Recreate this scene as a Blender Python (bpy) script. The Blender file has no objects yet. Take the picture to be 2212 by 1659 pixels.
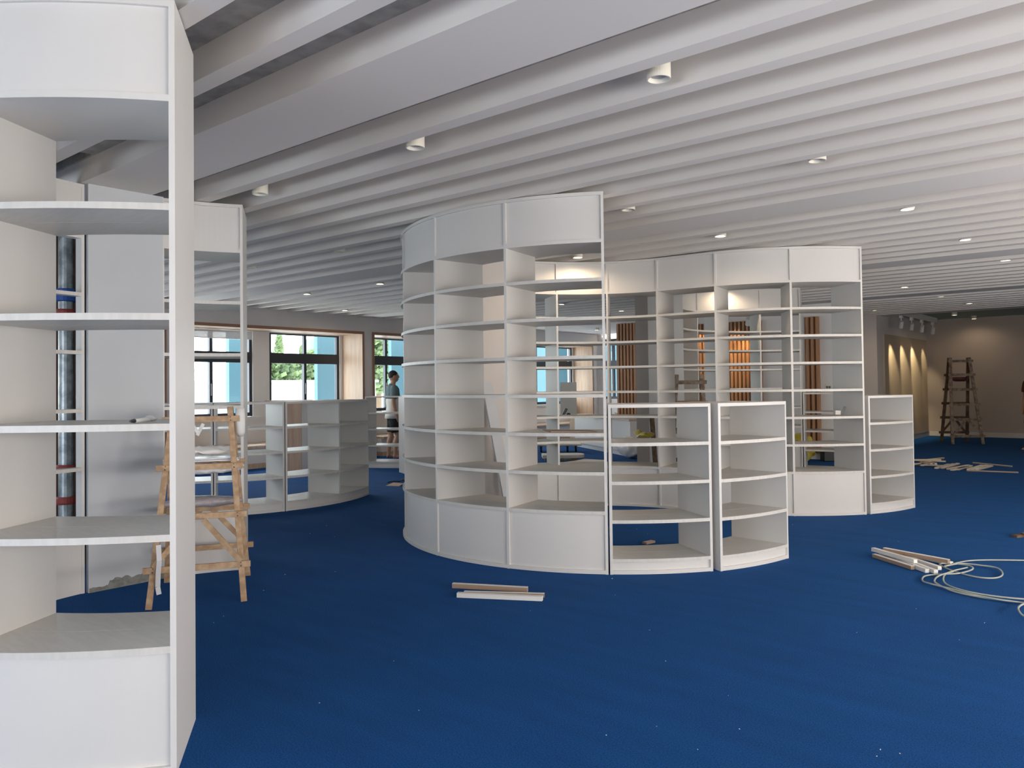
import bpy, math, random
from mathutils import Vector, Matrix, noise

# ------------------------------------------------------------------ camera, world, light, exposure
PI = math.pi
AZ = math.radians(50)
CA, SA = math.cos(AZ), math.sin(AZ)
F_PX, PITCH, ROLL, SY, CAM_H = 1714.917, 0.0202425, -0.0116835, -28.958, 1.4
scene = bpy.context.scene
COL = scene.collection


def cr(X, Y):
    """plan point measured from the camera (X right, Y ahead) -> room plan (x along the beams, y across them)"""
    return (SA * X - CA * Y, CA * X + SA * Y)


def cdir(X, Y, Z):
    a, b = cr(X, Y)
    return Vector((a, b, Z))


_cp, _sp, _cr, _sr = math.cos(PITCH), math.sin(PITCH), math.cos(ROLL), math.sin(ROLL)
FWD = cdir(0, _cp, _sp)
_up, _rt = cdir(0, -_sp, _cp), cdir(1, 0, 0)
RIGHT = _rt * _cr + _up * _sr
UP = _up * _cr - _rt * _sr


def at(px, py, z):
    """room point seen at photo pixel (px, py) and lying at height z"""
    d = FWD * F_PX + RIGHT * (px - 1106) + UP * (829.5 + SY - py)
    k = (z - CAM_H) / d.z
    return Vector((d.x * k, d.y * k, z))


def atd(px, py, Y):
    """room point seen at photo pixel (px, py), Y metres ahead of the camera"""
    d = FWD * F_PX + RIGHT * (px - 1106) + UP * (829.5 + SY - py)
    k = Y / (d.x * -CA + d.y * SA)
    return Vector((d.x * k, d.y * k, CAM_H + d.z * k))


cam = bpy.data.cameras.new('camera')
cam.sensor_width = 36.0
cam.lens = F_PX / 2212 * 36.0
cam.shift_y = SY / 2212.0
cam.clip_start, cam.clip_end = 0.05, 300
camo = bpy.data.objects.new('camera', cam)
COL.objects.link(camo)
M3 = Matrix((RIGHT, UP, -FWD)).transposed()
camo.matrix_world = Matrix.Translation((0, 0, CAM_H)) @ M3.to_4x4()
scene.camera = camo

scene.view_settings.view_transform = 'Standard'
scene.view_settings.look = 'None'
scene.view_settings.gamma = 1.0
scene.view_settings.exposure = 0.0
scene.view_settings.use_curve_mapping = False
scene.cycles.use_denoising = True
scene.cycles.max_bounces = 9
scene.cycles.diffuse_bounces = 5
scene.cycles.use_adaptive_sampling = True
scene.cycles.adaptive_threshold = 0.015
scene.cycles.glossy_bounces = 3
scene.cycles.transmission_bounces = 6
scene.cycles.transparent_max_bounces = 12
scene.cycles.sample_clamp_indirect = 4.0
scene.cycles.caustics_reflective = False
scene.cycles.caustics_refractive = False

world = bpy.data.worlds.new('sky')
world.use_nodes = True
scene.world = world
wn = world.node_tree.nodes
bg = wn['Background']
bg.inputs['Color'].default_value = (0.90, 0.97, 1.0, 1)
bg.inputs['Strength'].default_value = 9.0


def area(name, loc, target, sx, sy, watts, color=(1, 1, 1), portal=False, spread=PI):
    l = bpy.data.lights.new(name, 'AREA')
    l.shape = 'RECTANGLE'
    l.size, l.size_y = sx, sy
    l.energy = watts
    l.color = color
    l.spread = spread
    if portal:
        l.cycles.is_portal = True
    o = bpy.data.objects.new(name, l)
    o.location = loc
    d = Vector(target) - Vector(loc)
    o.rotation_euler = d.to_track_quat('-Z', 'Y').to_euler()
    COL.objects.link(o)
    return o


# portals for the sky seen through the long window wall (left), then added fill lamps
for k in range(-1, 4):
    y0 = 6.6 + 4.16 * k - 4.16
    area('daylight', (-13.62, y0 + 1.95, 1.75), (0, y0 + 1.95, 1.75), 3.7, 1.6, 100, portal=True)
for yy, w, zc, tz in ((-2.2, 85, 1.5, 1.4), (2.0, 260, 1.4, 2.6), (6.2, 345, 1.3, 4.8), (10.4, 180, 1.3, 4.4)):  # added warm fill lamps inside the right wall, out of view
    area('daylight', (3.40, yy, zc), (0, yy, tz), 3.4, 1.6, w, (1.0, 0.93, 0.86))
for xx in (-5.6, -1.7):  # added cool fill lamps low at the rear wall, behind the camera
    area('daylight', (xx, -4.45, 1.1), (xx, 0, 0.6), 3.0, 1.4, 125, (0.80, 0.90, 1.0))


# ------------------------------------------------------------------ materials
def mat(name, color, rough=0.5, metal=0.0, noise_amt=0.0, noise_scale=8.0, stretch=None, bump=0.0, bump_scale=200.0,
        color2=None, spec=0.5, sheen=0.0, emit=None, emit_s=0.0, alpha=1.0, trans=0.0):
    m = bpy.data.materials.new(name)
    m.use_nodes = True
    nt = m.node_tree
    b = nt.nodes['Principled BSDF']
    b.inputs['Base Color'].default_value = (*color, 1)
    b.inputs['Roughness'].default_value = rough
    b.inputs['Metallic'].default_value = metal
    b.inputs['Specular IOR Level'].default_value = spec
    if sheen:
        b.inputs['Sheen Weight'].default_value = sheen
    if alpha < 1:
        b.inputs['Alpha'].default_value = alpha
    if trans:
        b.inputs['Transmission Weight'].default_value = trans
    if emit:
        b.inputs['Emission Color'].default_value = (*emit, 1)
        b.inputs['Emission Strength'].default_value = emit_s
    tc = None
    if noise_amt or color2 or bump:
        tc = nt.nodes.new('ShaderNodeTexCoord')
        mp = nt.nodes.new('ShaderNodeMapping')
        nt.links.new(tc.outputs['Object'], mp.inputs['Vector'])
        if stretch:
            mp.inputs['Scale'].default_value = stretch
    if noise_amt or color2:
        n = nt.nodes.new('ShaderNodeTexNoise')
        n.inputs['Scale'].default_value = noise_scale
        n.inputs['Detail'].default_value = 6
        nt.links.new(mp.outputs['Vector'], n.inputs['Vector'])
        r = nt.nodes.new('ShaderNodeValToRGB')
        c2 = color2 or tuple(c * (1 - noise_amt) for c in color)
        r.color_ramp.elements[0].position = 0.38
        r.color_ramp.elements[1].position = 0.62
        r.color_ramp.elements[0].color = (*c2, 1)
        r.color_ramp.elements[1].color = (*color, 1)
        nt.links.new(n.outputs['Fac'], r.inputs['Fac'])
        nt.links.new(r.outputs['Color'], b.inputs['Base Color'])
    if bump:
        n2 = nt.nodes.new('ShaderNodeTexNoise')
        n2.inputs['Scale'].default_value = bump_scale
        n2.inputs['Detail'].default_value = 4
        nt.links.new(mp.outputs['Vector'], n2.inputs['Vector'])
        bp = nt.nodes.new('ShaderNodeBump')
        bp.inputs['Strength'].default_value = bump
        bp.inputs['Distance'].default_value = 0.01
        nt.links.new(n2.outputs['Fac'], bp.inputs['Height'])
        nt.links.new(bp.outputs['Normal'], b.inputs['Normal'])
    return m


M = {}
M['board'] = mat('white_melamine', (0.69, 0.675, 0.65), 0.42, noise_amt=0.02, noise_scale=3)
M['shelf'] = mat('pale_wood_grain_board', (0.66, 0.64, 0.60), 0.38, noise_amt=0.07, noise_scale=4, stretch=(2, 14, 2))
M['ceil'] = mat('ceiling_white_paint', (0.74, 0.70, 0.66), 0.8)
M['teal'] = mat('teal_grey_paint', (0.20, 0.29, 0.28), 0.8)
M['wall'] = mat('beige_wall_paint', (0.66, 0.62, 0.59), 0.85, noise_amt=0.03, noise_scale=2, bump=0.05, bump_scale=80)
M['wall_dark'] = mat('taupe_wall_paint', (0.46, 0.40, 0.355), 0.85, bump=0.05, bump_scale=80)
M['wall_white'] = mat('white_wall_paint', (0.74, 0.73, 0.72), 0.7)
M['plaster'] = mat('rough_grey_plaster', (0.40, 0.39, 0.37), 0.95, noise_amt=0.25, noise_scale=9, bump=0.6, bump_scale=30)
M['clad'] = mat('painted_column_board', (0.58, 0.61, 0.64), 0.6, noise_amt=0.04, noise_scale=2)
M['torn'] = mat('torn_plaster_grey', (0.28, 0.28, 0.26), 0.95, noise_amt=0.3, noise_scale=30)
M['dark'] = mat('black_void', (0.012, 0.010, 0.009), 0.9)  # black put in for shade in the ceiling hole and the column gap
M['oak'] = mat('light_oak_veneer', (0.52, 0.37, 0.26), 0.45, color2=(0.43, 0.30, 0.21), noise_scale=3, stretch=(9, 9, 0.5))
M['oak_edge'] = mat('brown_oak_edge', (0.30, 0.16, 0.10), 0.45)
M['slat'] = mat('fluted_wood_panel', (0.42, 0.23, 0.12), 0.4, color2=(0.33, 0.17, 0.085), noise_scale=4, stretch=(12, 12, 0.5))
M['pine'] = mat('raw_pine_timber', (0.52, 0.36, 0.22), 0.7, color2=(0.38, 0.24, 0.14), noise_scale=7, stretch=(3, 3, 3))
M['palepine'] = mat('pale_pine', (0.66, 0.55, 0.43), 0.7)
M['oldwood'] = mat('weathered_brown_timber', (0.17, 0.11, 0.07), 0.8, color2=(0.09, 0.055, 0.035), noise_scale=9)
M['paintedwood'] = mat('paint_spattered_timber', (0.34, 0.28, 0.22), 0.8, color2=(0.18, 0.12, 0.08), noise_scale=14)
M['frame'] = mat('dark_grey_aluminium', (0.045, 0.052, 0.065), 0.35, metal=0.3)
M['metal'] = mat('galvanised_steel', (0.42, 0.45, 0.45), 0.38, metal=0.7, color2=(0.22, 0.25, 0.26), noise_scale=14)
M['red'] = mat('red_coupling', (0.25, 0.04, 0.03), 0.6)
M['blue'] = mat('blue_clamp', (0.01, 0.07, 0.30), 0.5)
M['black'] = mat('black_plastic', (0.015, 0.015, 0.017), 0.45)
M['grey'] = mat('grey_plastic', (0.14, 0.14, 0.15), 0.5)
M['lampbody'] = mat('cream_lamp_housing', (0.72, 0.69, 0.60), 0.5)
M['lampoff'] = mat('lamp_reflector_off', (0.45, 0.42, 0.42), 0.3)
M['lampon'] = mat('lamp_lens_lit', (1, 1, 1), 0.5, emit=(1.0, 0.88, 0.70), emit_s=14)
M['led'] = mat('led_strip', (1, 1, 1), 0.5, emit=(1.0, 0.93, 0.80), emit_s=5)
M['blind'] = mat('white_blind_fabric', (0.75, 0.77, 0.78), 0.8, alpha=0.8)
M['white'] = mat('white_lacquer', (0.80, 0.80, 0.80), 0.35)
M['ext_blue'] = mat('sky_blue_facade_panel', (0.04, 0.105, 0.135), 0.6)
M['ext_white'] = mat('white_facade', (0.26, 0.26, 0.25), 0.8)
M['leaf'] = mat('green_leaves', (0.045, 0.08, 0.03), 0.7, color2=(0.10, 0.145, 0.05), noise_scale=1.5)
M['bark'] = mat('bark', (0.12, 0.08, 0.05), 0.9)
M['plastic'] = mat('milky_plastic_sheet', (0.72, 0.71, 0.72), 0.25, bump=0.3, bump_scale=25)
M['greyplastic'] = mat('grey_bubble_wrap', (0.38, 0.34, 0.35), 0.15, bump=0.6, bump_scale=90)
M['yellow'] = mat('yellow_plastic_bag', (0.66, 0.56, 0.10), 0.35, color2=(0.50, 0.38, 0.04), noise_scale=6, bump=0.4, bump_scale=15)
M['paper'] = mat('white_paper', (0.78, 0.77, 0.74), 0.8)
M['card'] = mat('brown_cardboard', (0.48, 0.35, 0.27), 0.85)
M['mdf'] = mat('bare_mdf_edge', (0.36, 0.25, 0.18), 0.8)
M['cable'] = mat('grey_green_hose', (0.42, 0.45, 0.40), 0.4)
M['skin'] = mat('skin', (0.42, 0.24, 0.16), 0.55)
M['hair'] = mat('black_hair', (0.010, 0.009, 0.009), 0.6)
M['tee_top'] = mat('grey_teal_cotton', (0.11, 0.17, 0.19), 0.9)
M['tee_low'] = mat('white_cotton', (0.66, 0.65, 0.62), 0.9)
M['shorts'] = mat('black_cotton', (0.012, 0.012, 0.014), 0.9)
def glass_mat():
    m = bpy.data.materials.new('window_glass')
    m.use_nodes = True
    nt = m.node_tree
    nt.nodes.remove(nt.nodes['Principled BSDF'])
    out = nt.nodes['Material Output']
    t, g, mx = [nt.nodes.new(k) for k in ('ShaderNodeBsdfTransparent', 'ShaderNodeBsdfGlossy', 'ShaderNodeMixShader')]
    t.inputs['Color'].default_value = (0.97, 0.985, 0.985, 1)
    g.inputs['Roughness'].default_value = 0.02
    mx.inputs[0].default_value = 0.04
    nt.links.new(t.outputs[0], mx.inputs[1])
    nt.links.new(g.outputs[0], mx.inputs[2])
    nt.links.new(mx.outputs[0], out.inputs['Surface'])
    return m


M['glass'] = glass_mat()


def carpet_mat():
    m = bpy.data.materials.new('blue_carpet')
    m.use_nodes = True
    nt = m.node_tree
    b = nt.nodes['Principled BSDF']
    b.inputs['Roughness'].default_value = 0.95
    b.inputs['Specular IOR Level'].default_value = 0.15
    b.inputs['Sheen Weight'].default_value = 0.06
    b.inputs['Sheen Tint'].default_value = (0.10, 0.35, 0.9, 1)
    tc = nt.nodes.new('ShaderNodeTexCoord')
    n1 = nt.nodes.new('ShaderNodeTexNoise')
    n1.inputs['Scale'].default_value = 160
    n1.inputs['Detail'].default_value = 5
    n2 = nt.nodes.new('ShaderNodeTexNoise')
    n2.inputs['Scale'].default_value = 1.3
    n2.inputs['Detail'].default_value = 4
    mp = nt.nodes.new('ShaderNodeMapping')
    mp.inputs['Scale'].default_value = (1, 5, 1)
    mp.inputs['Rotation'].default_value = (0, 0, 0.5)
    nt.links.new(tc.outputs['Object'], n1.inputs['Vector'])
    nt.links.new(tc.outputs['Object'], mp.inputs['Vector'])
    nt.links.new(mp.outputs['Vector'], n2.inputs['Vector'])
    r1 = nt.nodes.new('ShaderNodeValToRGB')
    r1.color_ramp.elements[0].position = 0.35
    r1.color_ramp.elements[1].position = 0.7
    r1.color_ramp.elements[0].color = (0.0014, 0.034, 0.135, 1)
    r1.color_ramp.elements[1].color = (0.0058, 0.090, 0.320, 1)
    r2 = nt.nodes.new('ShaderNodeValToRGB')
    r2.color_ramp.elements[0].position = 0.3
    r2.color_ramp.elements[1].position = 0.7
    r2.color_ramp.elements[0].color = (0.88, 0.88, 0.88, 1)
    r2.color_ramp.elements[1].color = (1.12, 1.10, 1.08, 1)
    mx = nt.nodes.new('ShaderNodeMix')
    mx.data_type = 'RGBA'
    mx.blend_type = 'MULTIPLY'
    mx.inputs['Factor'].default_value = 1
    nt.links.new(n1.outputs['Fac'], r1.inputs['Fac'])
    nt.links.new(n2.outputs['Fac'], r2.inputs['Fac'])
    nt.links.new(r1.outputs['Color'], mx.inputs['A'])
    nt.links.new(r2.outputs['Color'], mx.inputs['B'])
    nt.links.new(mx.outputs['Result'], b.inputs['Base Color'])
    bp = nt.nodes.new('ShaderNodeBump')
    bp.inputs['Strength'].default_value = 0.5
    bp.inputs['Distance'].default_value = 0.004
    nt.links.new(n1.outputs['Fac'], bp.inputs['Height'])
    nt.links.new(bp.outputs['Normal'], b.inputs['Normal'])
    return m


M['carpet'] = carpet_mat()


# ------------------------------------------------------------------ mesh helpers
class MB:
    def __init__(s):
        s.v, s.f = [], []

    def add(s, vs, fs):
        n = len(s.v)
        s.v += [Vector(v) for v in vs]
        s.f += [tuple(i + n for i in f) for f in fs]
        return s

    def hexa(s, p):  # 8 points: bottom 4 then top 4
        return s.add(p, [(3, 2, 1, 0), (4, 5, 6, 7), (0, 1, 5, 4), (1, 2, 6, 5), (2, 3, 7, 6), (3, 0, 4, 7)])

    def box(s, x0, x1, y0, y1, z0, z1):
        return s.hexa([(x0, y0, z0), (x1, y0, z0), (x1, y1, z0), (x0, y1, z0), (x0, y0, z1), (x1, y0, z1), (x1, y1, z1), (x0, y1, z1)])

    def prism(s, poly, z0, z1):
        n = len(poly)
        vs = [(p[0], p[1], z0) for p in poly] + [(p[0], p[1], z1) for p in poly]
        fs = [tuple(range(n - 1, -1, -1)), tuple(range(n, 2 * n))]
        fs += [(i, (i + 1) % n, (i + 1) % n + n, i + n) for i in range(n)]
        return s.add(vs, fs)

    def bar(s, p, q, w, t, up=(0, 0, 1)):
        p, q = Vector(p), Vector(q)
        d = (q - p).normalized()
        u = Vector(up)
        a = d.cross(u)
        if a.length < 1e-4:
            a = d.cross(Vector((1, 0, 0)))
        a.normalize()
        b = a.cross(d).normalized()
        a, b = a * w / 2, b * t / 2
        return s.hexa([p - a - b, p + a - b, q + a - b, q - a - b, p - a + b, p + a + b, q + a + b, q - a + b])

    def tube(s, pts, rad, n=12, sq=None, ref=(0, 0, 1), cap=True):
        pts = [Vector(p) for p in pts]
        if not isinstance(rad, (list, tuple)):
            rad = [rad] * len(pts)
        vs, fs = [], []
        m = len(pts)
        for i, p in enumerate(pts):
            d = (pts[min(i + 1, m - 1)] - pts[max(i - 1, 0)]).normalized()
            a = d.cross(Vector(ref))
            if a.length < 1e-3:
                a = d.cross(Vector((0, 1, 0)))
            a.normalize()
            b = d.cross(a).normalized()
            r = rad[i]
            ra, rb = (r if isinstance(r, (list, tuple)) else (r, r))
            for k in range(n):
                t = 2 * PI * k / n
                vs.append(p + a * ra * math.cos(t) + b * rb * math.sin(t))
        for i in range(m - 1):
            for k in range(n):
                k2 = (k + 1) % n
                fs.append((i * n + k, i * n + k2, (i + 1) * n + k2, (i + 1) * n + k))
        if cap:
            fs.append(tuple(range(n - 1, -1, -1)))
            fs.append(tuple((m - 1) * n + k for k in range(n)))
        return s.add(vs, fs)

    def ball(s, c, r, n=14, m=10, rot=None):
        c = Vector(c)
        vs, fs = [], []
        for i in range(m + 1):
            ph = PI * i / m
            for k in range(n):
                t = 2 * PI * k / n
                v = Vector((r[0] * math.sin(ph) * math.cos(t), r[1] * math.sin(ph) * math.sin(t), r[2] * math.cos(ph)))
                if rot:
                    v = rot @ v
                vs.append(c + v)
        for i in range(m):
            for k in range(n):
                k2 = (k + 1) % n
                fs.append((i * n + k, (i + 1) * n + k, (i + 1) * n + k2, i * n + k2))
        return s.add(vs, fs)

    def lathe(s, c, prof, n=20):
        c = Vector(c)
        vs, fs = [], []
        for r, z in prof:
            for k in range(n):
                t = 2 * PI * k / n
                vs.append(c + Vector((r * math.cos(t), r * math.sin(t), z)))
        for i in range(len(prof) - 1):
            for k in range(n):
                k2 = (k + 1) % n
                fs.append((i * n + k, i * n + k2, (i + 1) * n + k2, (i + 1) * n + k))
        fs.append(tuple(range(n - 1, -1, -1)))
        fs.append(tuple((len(prof) - 1) * n + k for k in range(n)))
        return s.add(vs, fs)

    def build(s, name, m, parent=None, org=None, smooth=False, bevel=0):
        me = bpy.data.meshes.new(name)
        o = bpy.data.objects.new(name, me)
        COL.objects.link(o)
        base = Vector((0, 0, 0))
        if parent is not None:
            base = ROOTLOC.get(parent.name, Vector((0, 0, 0)))
            o.parent = parent
            ROOTLOC[o.name] = base
        elif org is not None:
            base = Vector(org)
            o.location = base
            ROOTLOC[o.name] = base
        me.from_pydata([tuple(v - base) for v in s.v], [], s.f)
        me.validate()
        me.update()
        me.materials.append(m)
        if smooth:
            for p in me.polygons:
                p.use_smooth = True
        if bevel:
            bv = o.modifiers.new('bevel', 'BEVEL')
            bv.width = bevel
            bv.segments = 2
            bv.limit_method = 'ANGLE'
        return o


ROOTLOC = {}


def thing(name, label, cat, loc, group=None):
    o = bpy.data.objects.new(name, None)
    o.empty_display_size = 0.1
    COL.objects.link(o)
    o.location = loc
    ROOTLOC[o.name] = Vector(loc)
    o['label'] = label
    o['category'] = cat
    if group:
        o['group'] = group
    return o


def tag(o, label, cat, group=None, kind=None):
    o['label'] = label
    o['category'] = cat
    if group:
        o['group'] = group
    if kind:
        o['kind'] = kind
    return o


def struct(name, mb, m, **k):
    o = mb.build(name, m, **k)
    o['kind'] = 'structure'
    return o


def crumple(o, amp, scale, seed=0):
    for v in o.data.vertices:
        q = v.co * scale + Vector((seed, seed * 2.1, seed * 0.7))
        v.co += Vector((noise.noise(q), noise.noise(q + Vector((9, 0, 0))), noise.noise(q + Vector((0, 9, 0))))) * amp
    o.data.update()


# ------------------------------------------------------------------ the room shell
Z_CEIL, Z_BEAM = 3.01, 2.86
XW, XR = -12.8, 3.5          # window wall face, right wall face
YB, YF = -4.5, 22.8          # wall behind the camera, alcove back wall

struct('floor', MB().box(-13.7, XR + 0.2, YB - 0.2, YF + 0.2, -0.12, 0), M['carpet'])
# ceiling slab with the broken-out tile above the pipe shaft
hx0, hx1, hy0, hy1 = -6.35, -5.62, 2.05, 2.285
cl = MB()
cl.box(-13.7, hx0, YB - 0.2, 18.8, Z_CEIL, 3.15).box(hx1, XR + 0.2, YB - 0.2, 18.8, Z_CEIL, 3.15)
cl.box(hx0, hx1, YB - 0.2, hy0, Z_CEIL, 3.15).box(hx0, hx1, hy1, 18.8, Z_CEIL, 3.15)
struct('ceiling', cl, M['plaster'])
struct('ceiling', MB().box(hx0 - 0.1, hx1 + 0.1, hy0 - 0.1, hy1 + 0.1, 3.151, 3.5), M['dark'])  # box closing the hole from above, its darkness put into the colour
struct('ceiling', MB().box(-5.6, XR + 0.2, 18.8, YF + 0.2, Z_CEIL, 3.15), M['teal'])
# lowered plain ceiling of the reception corner
struct('ceiling', MB().box(-13.6, -9.35, 14.8, 19.1, 2.86, 3.0), M['ceil'])

# beams: one wide beam, then eight narrow ones, every four metres
tn = 1


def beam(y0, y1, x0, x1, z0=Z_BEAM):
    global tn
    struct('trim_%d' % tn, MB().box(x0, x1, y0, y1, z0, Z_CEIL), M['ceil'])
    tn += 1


for k in range(-2, 5):
    base = 2.3 + 4 * k
    end = 18.9
    if base > YB and base < end:
        beam(base, base + 0.5, -12.8 if base < 14.4 else (-5.0 if base > 18 else -12.8), XR)
    for j in range(8):
        y0 = base + 0.8 + 0.4 * j
        if y0 > YB and y0 < 18.2:
            beam(y0, y0 + 0.1, -12.8 if y0 < 14.5 else -5.4, XR)

# window wall with deep oak lined bays
OPEN = [(6.6 + 4.16 * k, 10.5 + 4.16 * k) for k in range(-3, 3)]
wl = MB()
wl.box(-13.6, XW, YB - 0.2, OPEN[0][0], 0, 3.15)
for a, b in zip(OPEN[:-1], OPEN[1:]):
    wl.box(-13.6, XW, a[1], b[0], 0, 3.15)
wl.box(-13.6, XW, OPEN[-1][1], 19.3, 0, 3.15)
for a, b in OPEN:
    wl.box(-13.6, XW, a, b, 2.56, 3.15)
struct('wall_window', wl, M['wall'])
wb_ = MB()
for a, b in OPEN:
    w = [(a + 0.1, a + 1.76), (a + 2.12, a + 3.8)]
    wb_.box(-13.6, -13.42, a, b, 0, 0.88)
    wb_.box(-13.6, -13.42, a, b, 2.50, 2.56)
    wb_.box(-13.6, -13.42, a, w[0][0], 0.88, 2.5)
    wb_.box(-13.6, -13.42, w[0][1], w[1][0], 0.88, 2.5)
    wb_.box(-13.6, -13.42, w[1][1], b, 0.88, 2.5)
struct('wall_window_sill', wb_, M['wall_white'])
for i, (a, b) in enumerate(OPEN):
    if b < 5:
        continue
    tr = MB()
    tr.box(-13.44, XW + 0.02, a, b, 2.515, 2.56)
    tr.box(-13.44, XW + 0.02, b - 0.03, b, 0, 2.515)
    tr.box(-13.44, XW + 0.02, a, a + 0.03, 0, 2.515)
    struct('trim_%d' % tn, tr, M['oak'])
    tn += 1
    te = MB()
    te.box(XW + 0.0205, XW + 0.03, a - 0.02, b + 0.02, 2.51, 2.565)
    te.box(XW + 0.0205, XW + 0.03, b - 0.03, b + 0.02, 0, 2.51)
    te.box(XW + 0.0205, XW + 0.03, a - 0.02, a + 0.03, 0, 2.51)
    struct('trim_%d' % tn, te, M['oak_edge'])
    tn += 1

wn_i = 1


def window(x, y0, y1, z0=0.90, z1=2.52, zt=2.0, along='y', nm=None):
    """dark framed window: two casements under two top lights; along = direction it runs in"""
    global wn_i

    def B(mb, a0, a1, c0, c1, t0, t1):
        if along == 'y':
            mb.box(x + t0, x + t1, a0, a1, c0, c1)
        else:
            mb.box(a0, a1, x + t0, x + t1, c0, c1)
    fr = MB()
    m = (y0 + y1) / 2
    B(fr, y0, y0 + 0.06, z0, z1, 0, 0.07)
    B(fr, y1 - 0.06, y1, z0, z1, 0, 0.07)
    B(fr, y0 + 0.06, y1 - 0.06, z0, z0 + 0.07, 0, 0.07)
    B(fr, y0 + 0.06, y1 - 0.06, z1 - 0.05, z1, 0, 0.07)
    B(fr, y0 + 0.06, y1 - 0.06, zt - 0.09, zt + 0.11, 0, 0.07)
    B(fr, m - 0.03, m + 0.03, z0 + 0.07, zt - 0.09, 0, 0.07)
    B(fr, m - 0.03, m + 0.03, zt + 0.11, z1 - 0.05, 0, 0.07)
    w = fr.build('window_%d' % wn_i, M['frame'])
    w['kind'] = 'structure'
    wn_i += 1
    for (a0, a1, c0, c1) in ((y0 + .06, m - .03, z0 + .07, zt - .09), (m + .03, y1 - .06, z0 + .07, zt - .09),
                             (y0 + .06, m - .03, zt + .11, z1 - .05), (m + .03, y1 - .06, zt + .11, z1 - .05)):
        g = MB()
        B(g, a0, a1, c0, c1, 0.03, 0.036)
        g.build('glass_pane', M['glass'], w)
    h = MB()
    B(h, m - 0.012, m + 0.012, 1.30, 1.52, 0.071, 0.10)
    h.build('window_handle', M['grey'], w)
    return w


for i, (a, b) in enumerate(OPEN):
    window(-13.52, a + 0.1, a + 1.76)
    window(-13.52, a + 2.12, a + 3.8)
# white inner sills
for i, (a, b) in enumerate(OPEN):
    if b > 5:
        s_ = MB().box(-13.419, -13.36, a + 0.05, b - 0.05, 0.85, 0.895)
        struct('trim_%d' % tn, s_, M['wall_white'])
        tn += 1

# end wall of the reception corner, with its window and light strip
ew = MB()
ew.box(-13.6, -12.65, 19.1, 19.3, 0, 3.15).box(-9.7, -9.2, 19.1, 19.3, 0, 3.15)
ew.box(-12.65, -9.7, 19.1, 19.3, 0, 1.02).box(-12.65, -9.7, 19.1, 19.3, 2.72, 3.15)
struct('wall_reception', ew, M['wall_white'])
window(19.13, -12.65, -11.95, 1.02, 2.72, along='x')
window(19.13, -11.95, -10.8, 1.02, 2.72, along='x')
window(19.13, -10.8, -9.7, 1.02, 2.72, along='x')
struct('wall_reception_side', MB().box(-9.5, -9.35, 15.1, 19.1, 0, 3.0), M['wall_white'])
struct('wall_back', MB().box(-9.42, -4.8, 14.8, 15.1, 0, 3.0), M['wall_white'])
struct('wall_passage', MB().box(-5.6, -5.45, 15.1, 18.3, 0, 3.0), M['wall'])
struct('wall_alcove_left', MB().box(-5.6, -5.0, 18.3, YF + 0.2, 0, 3.0), M['wall'])
struct('wall_alcove_back', MB().box(-5.0, XR + 0.2, YF, YF + 0.2, 0, 3.0), M['wall_dark'])
# right wall and rear wall, with openings made for the added fill lamps
rw = MB()
rw.box(XR, XR + 0.2, YB - 0.2, YF + 0.2, 0, 0.5).box(XR, XR + 0.2, YB - 0.2, YF + 0.2, 2.6, 3.15)
ys = [YB - 0.2, -3.9, -0.5, 0.3, 3.7, 4.5, 7.9, 8.7, 12.1, YF + 0.2]
for i in range(0, 10, 2):
    rw.box(XR, XR + 0.2, ys[i], ys[i + 1], 0.5, 2.6)
struct('wall_right', rw, M['wall'])
for k_, (ya, yb) in enumerate(((-3.9, -0.5), (0.3, 3.7), (4.5, 7.9), (8.7, 12.1))):
    # added unseen panels that keep the sky from shining in at the right wall
    o_ = MB().box(XR + 0.08, XR + 0.1, ya, yb, 0.5, 2.6).build('window_blind_%d' % (k_ + 1), M['paper'])
    o_['kind'] = 'structure'
bw = MB().box(-13.6, XR, YB - 0.2, YB, 0, 0.4).box(-13.6, XR, YB - 0.2, YB, 1.8, 3.15)
bw.box(-13.6, -7.1, YB - 0.2, YB, 0.4, 1.8).box(-4.1, -3.2, YB - 0.2, YB, 0.4, 1.8).box(-0.2, XR, YB - 0.2, YB, 0.4, 1.8)
for k_, (xa, xb) in enumerate(((-7.1, -4.1), (-3.2, -0.2))):  # added unseen panels shutting the sky out of the rear openings
    o_ = MB().box(xa, xb, YB - 0.12, YB - 0.1, 0.4, 1.8).build('window_blind_%d' % (k_ + 5), M['paper'])
    o_['kind'] = 'structure'
struct('wall_rear', bw, M['wall'])
struct('baseboard_back', MB().box(-5.0, XR, YF - 0.015, YF, 0, 0.12), M['wall'])
struct('baseboard_left', MB().box(-5.0, -4.985, 18.3, YF - 0.015, 0, 0.12), M['wall'])
struct('baseboard_middle', MB().box(-9.42, -4.8, 14.785, 14.8, 0, 0.10), M['wall_white'])
# beige panel that the spotlights graze, and the fluted wood panels
struct('trim_%d' % tn, MB().box(-4.999, -4.965, 18.75, 22.6, 0.12, 2.47), mat('beige_panel', (0.46, 0.38, 0.29), 0.8, bump=0.1, bump_scale=60))
tn += 1


def fluted(x0, x1, z0, z1):
    global tn
    mb = MB()
    n = max(2, round((x1 - x0) / 0.082))
    p = (x1 - x0) / n
    for i in range(n):
        a = x0 + p * i
        mb.box(a + p * 0.45, a + p, 14.72, 14.775, z0, z1)
    mb.box(x0, x1, 14.775, 14.799, z0, z1)
    o = struct('trim_%d' % tn, mb, M['slat'])
    tn += 1
    return o


fluted(-9.40, -8.90, 0.12, 2.74)
fluted(-7.60, -6.12, 0.12, 2.62)
fluted(-5.30, -5.03, 0.12, 2.62)


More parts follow.
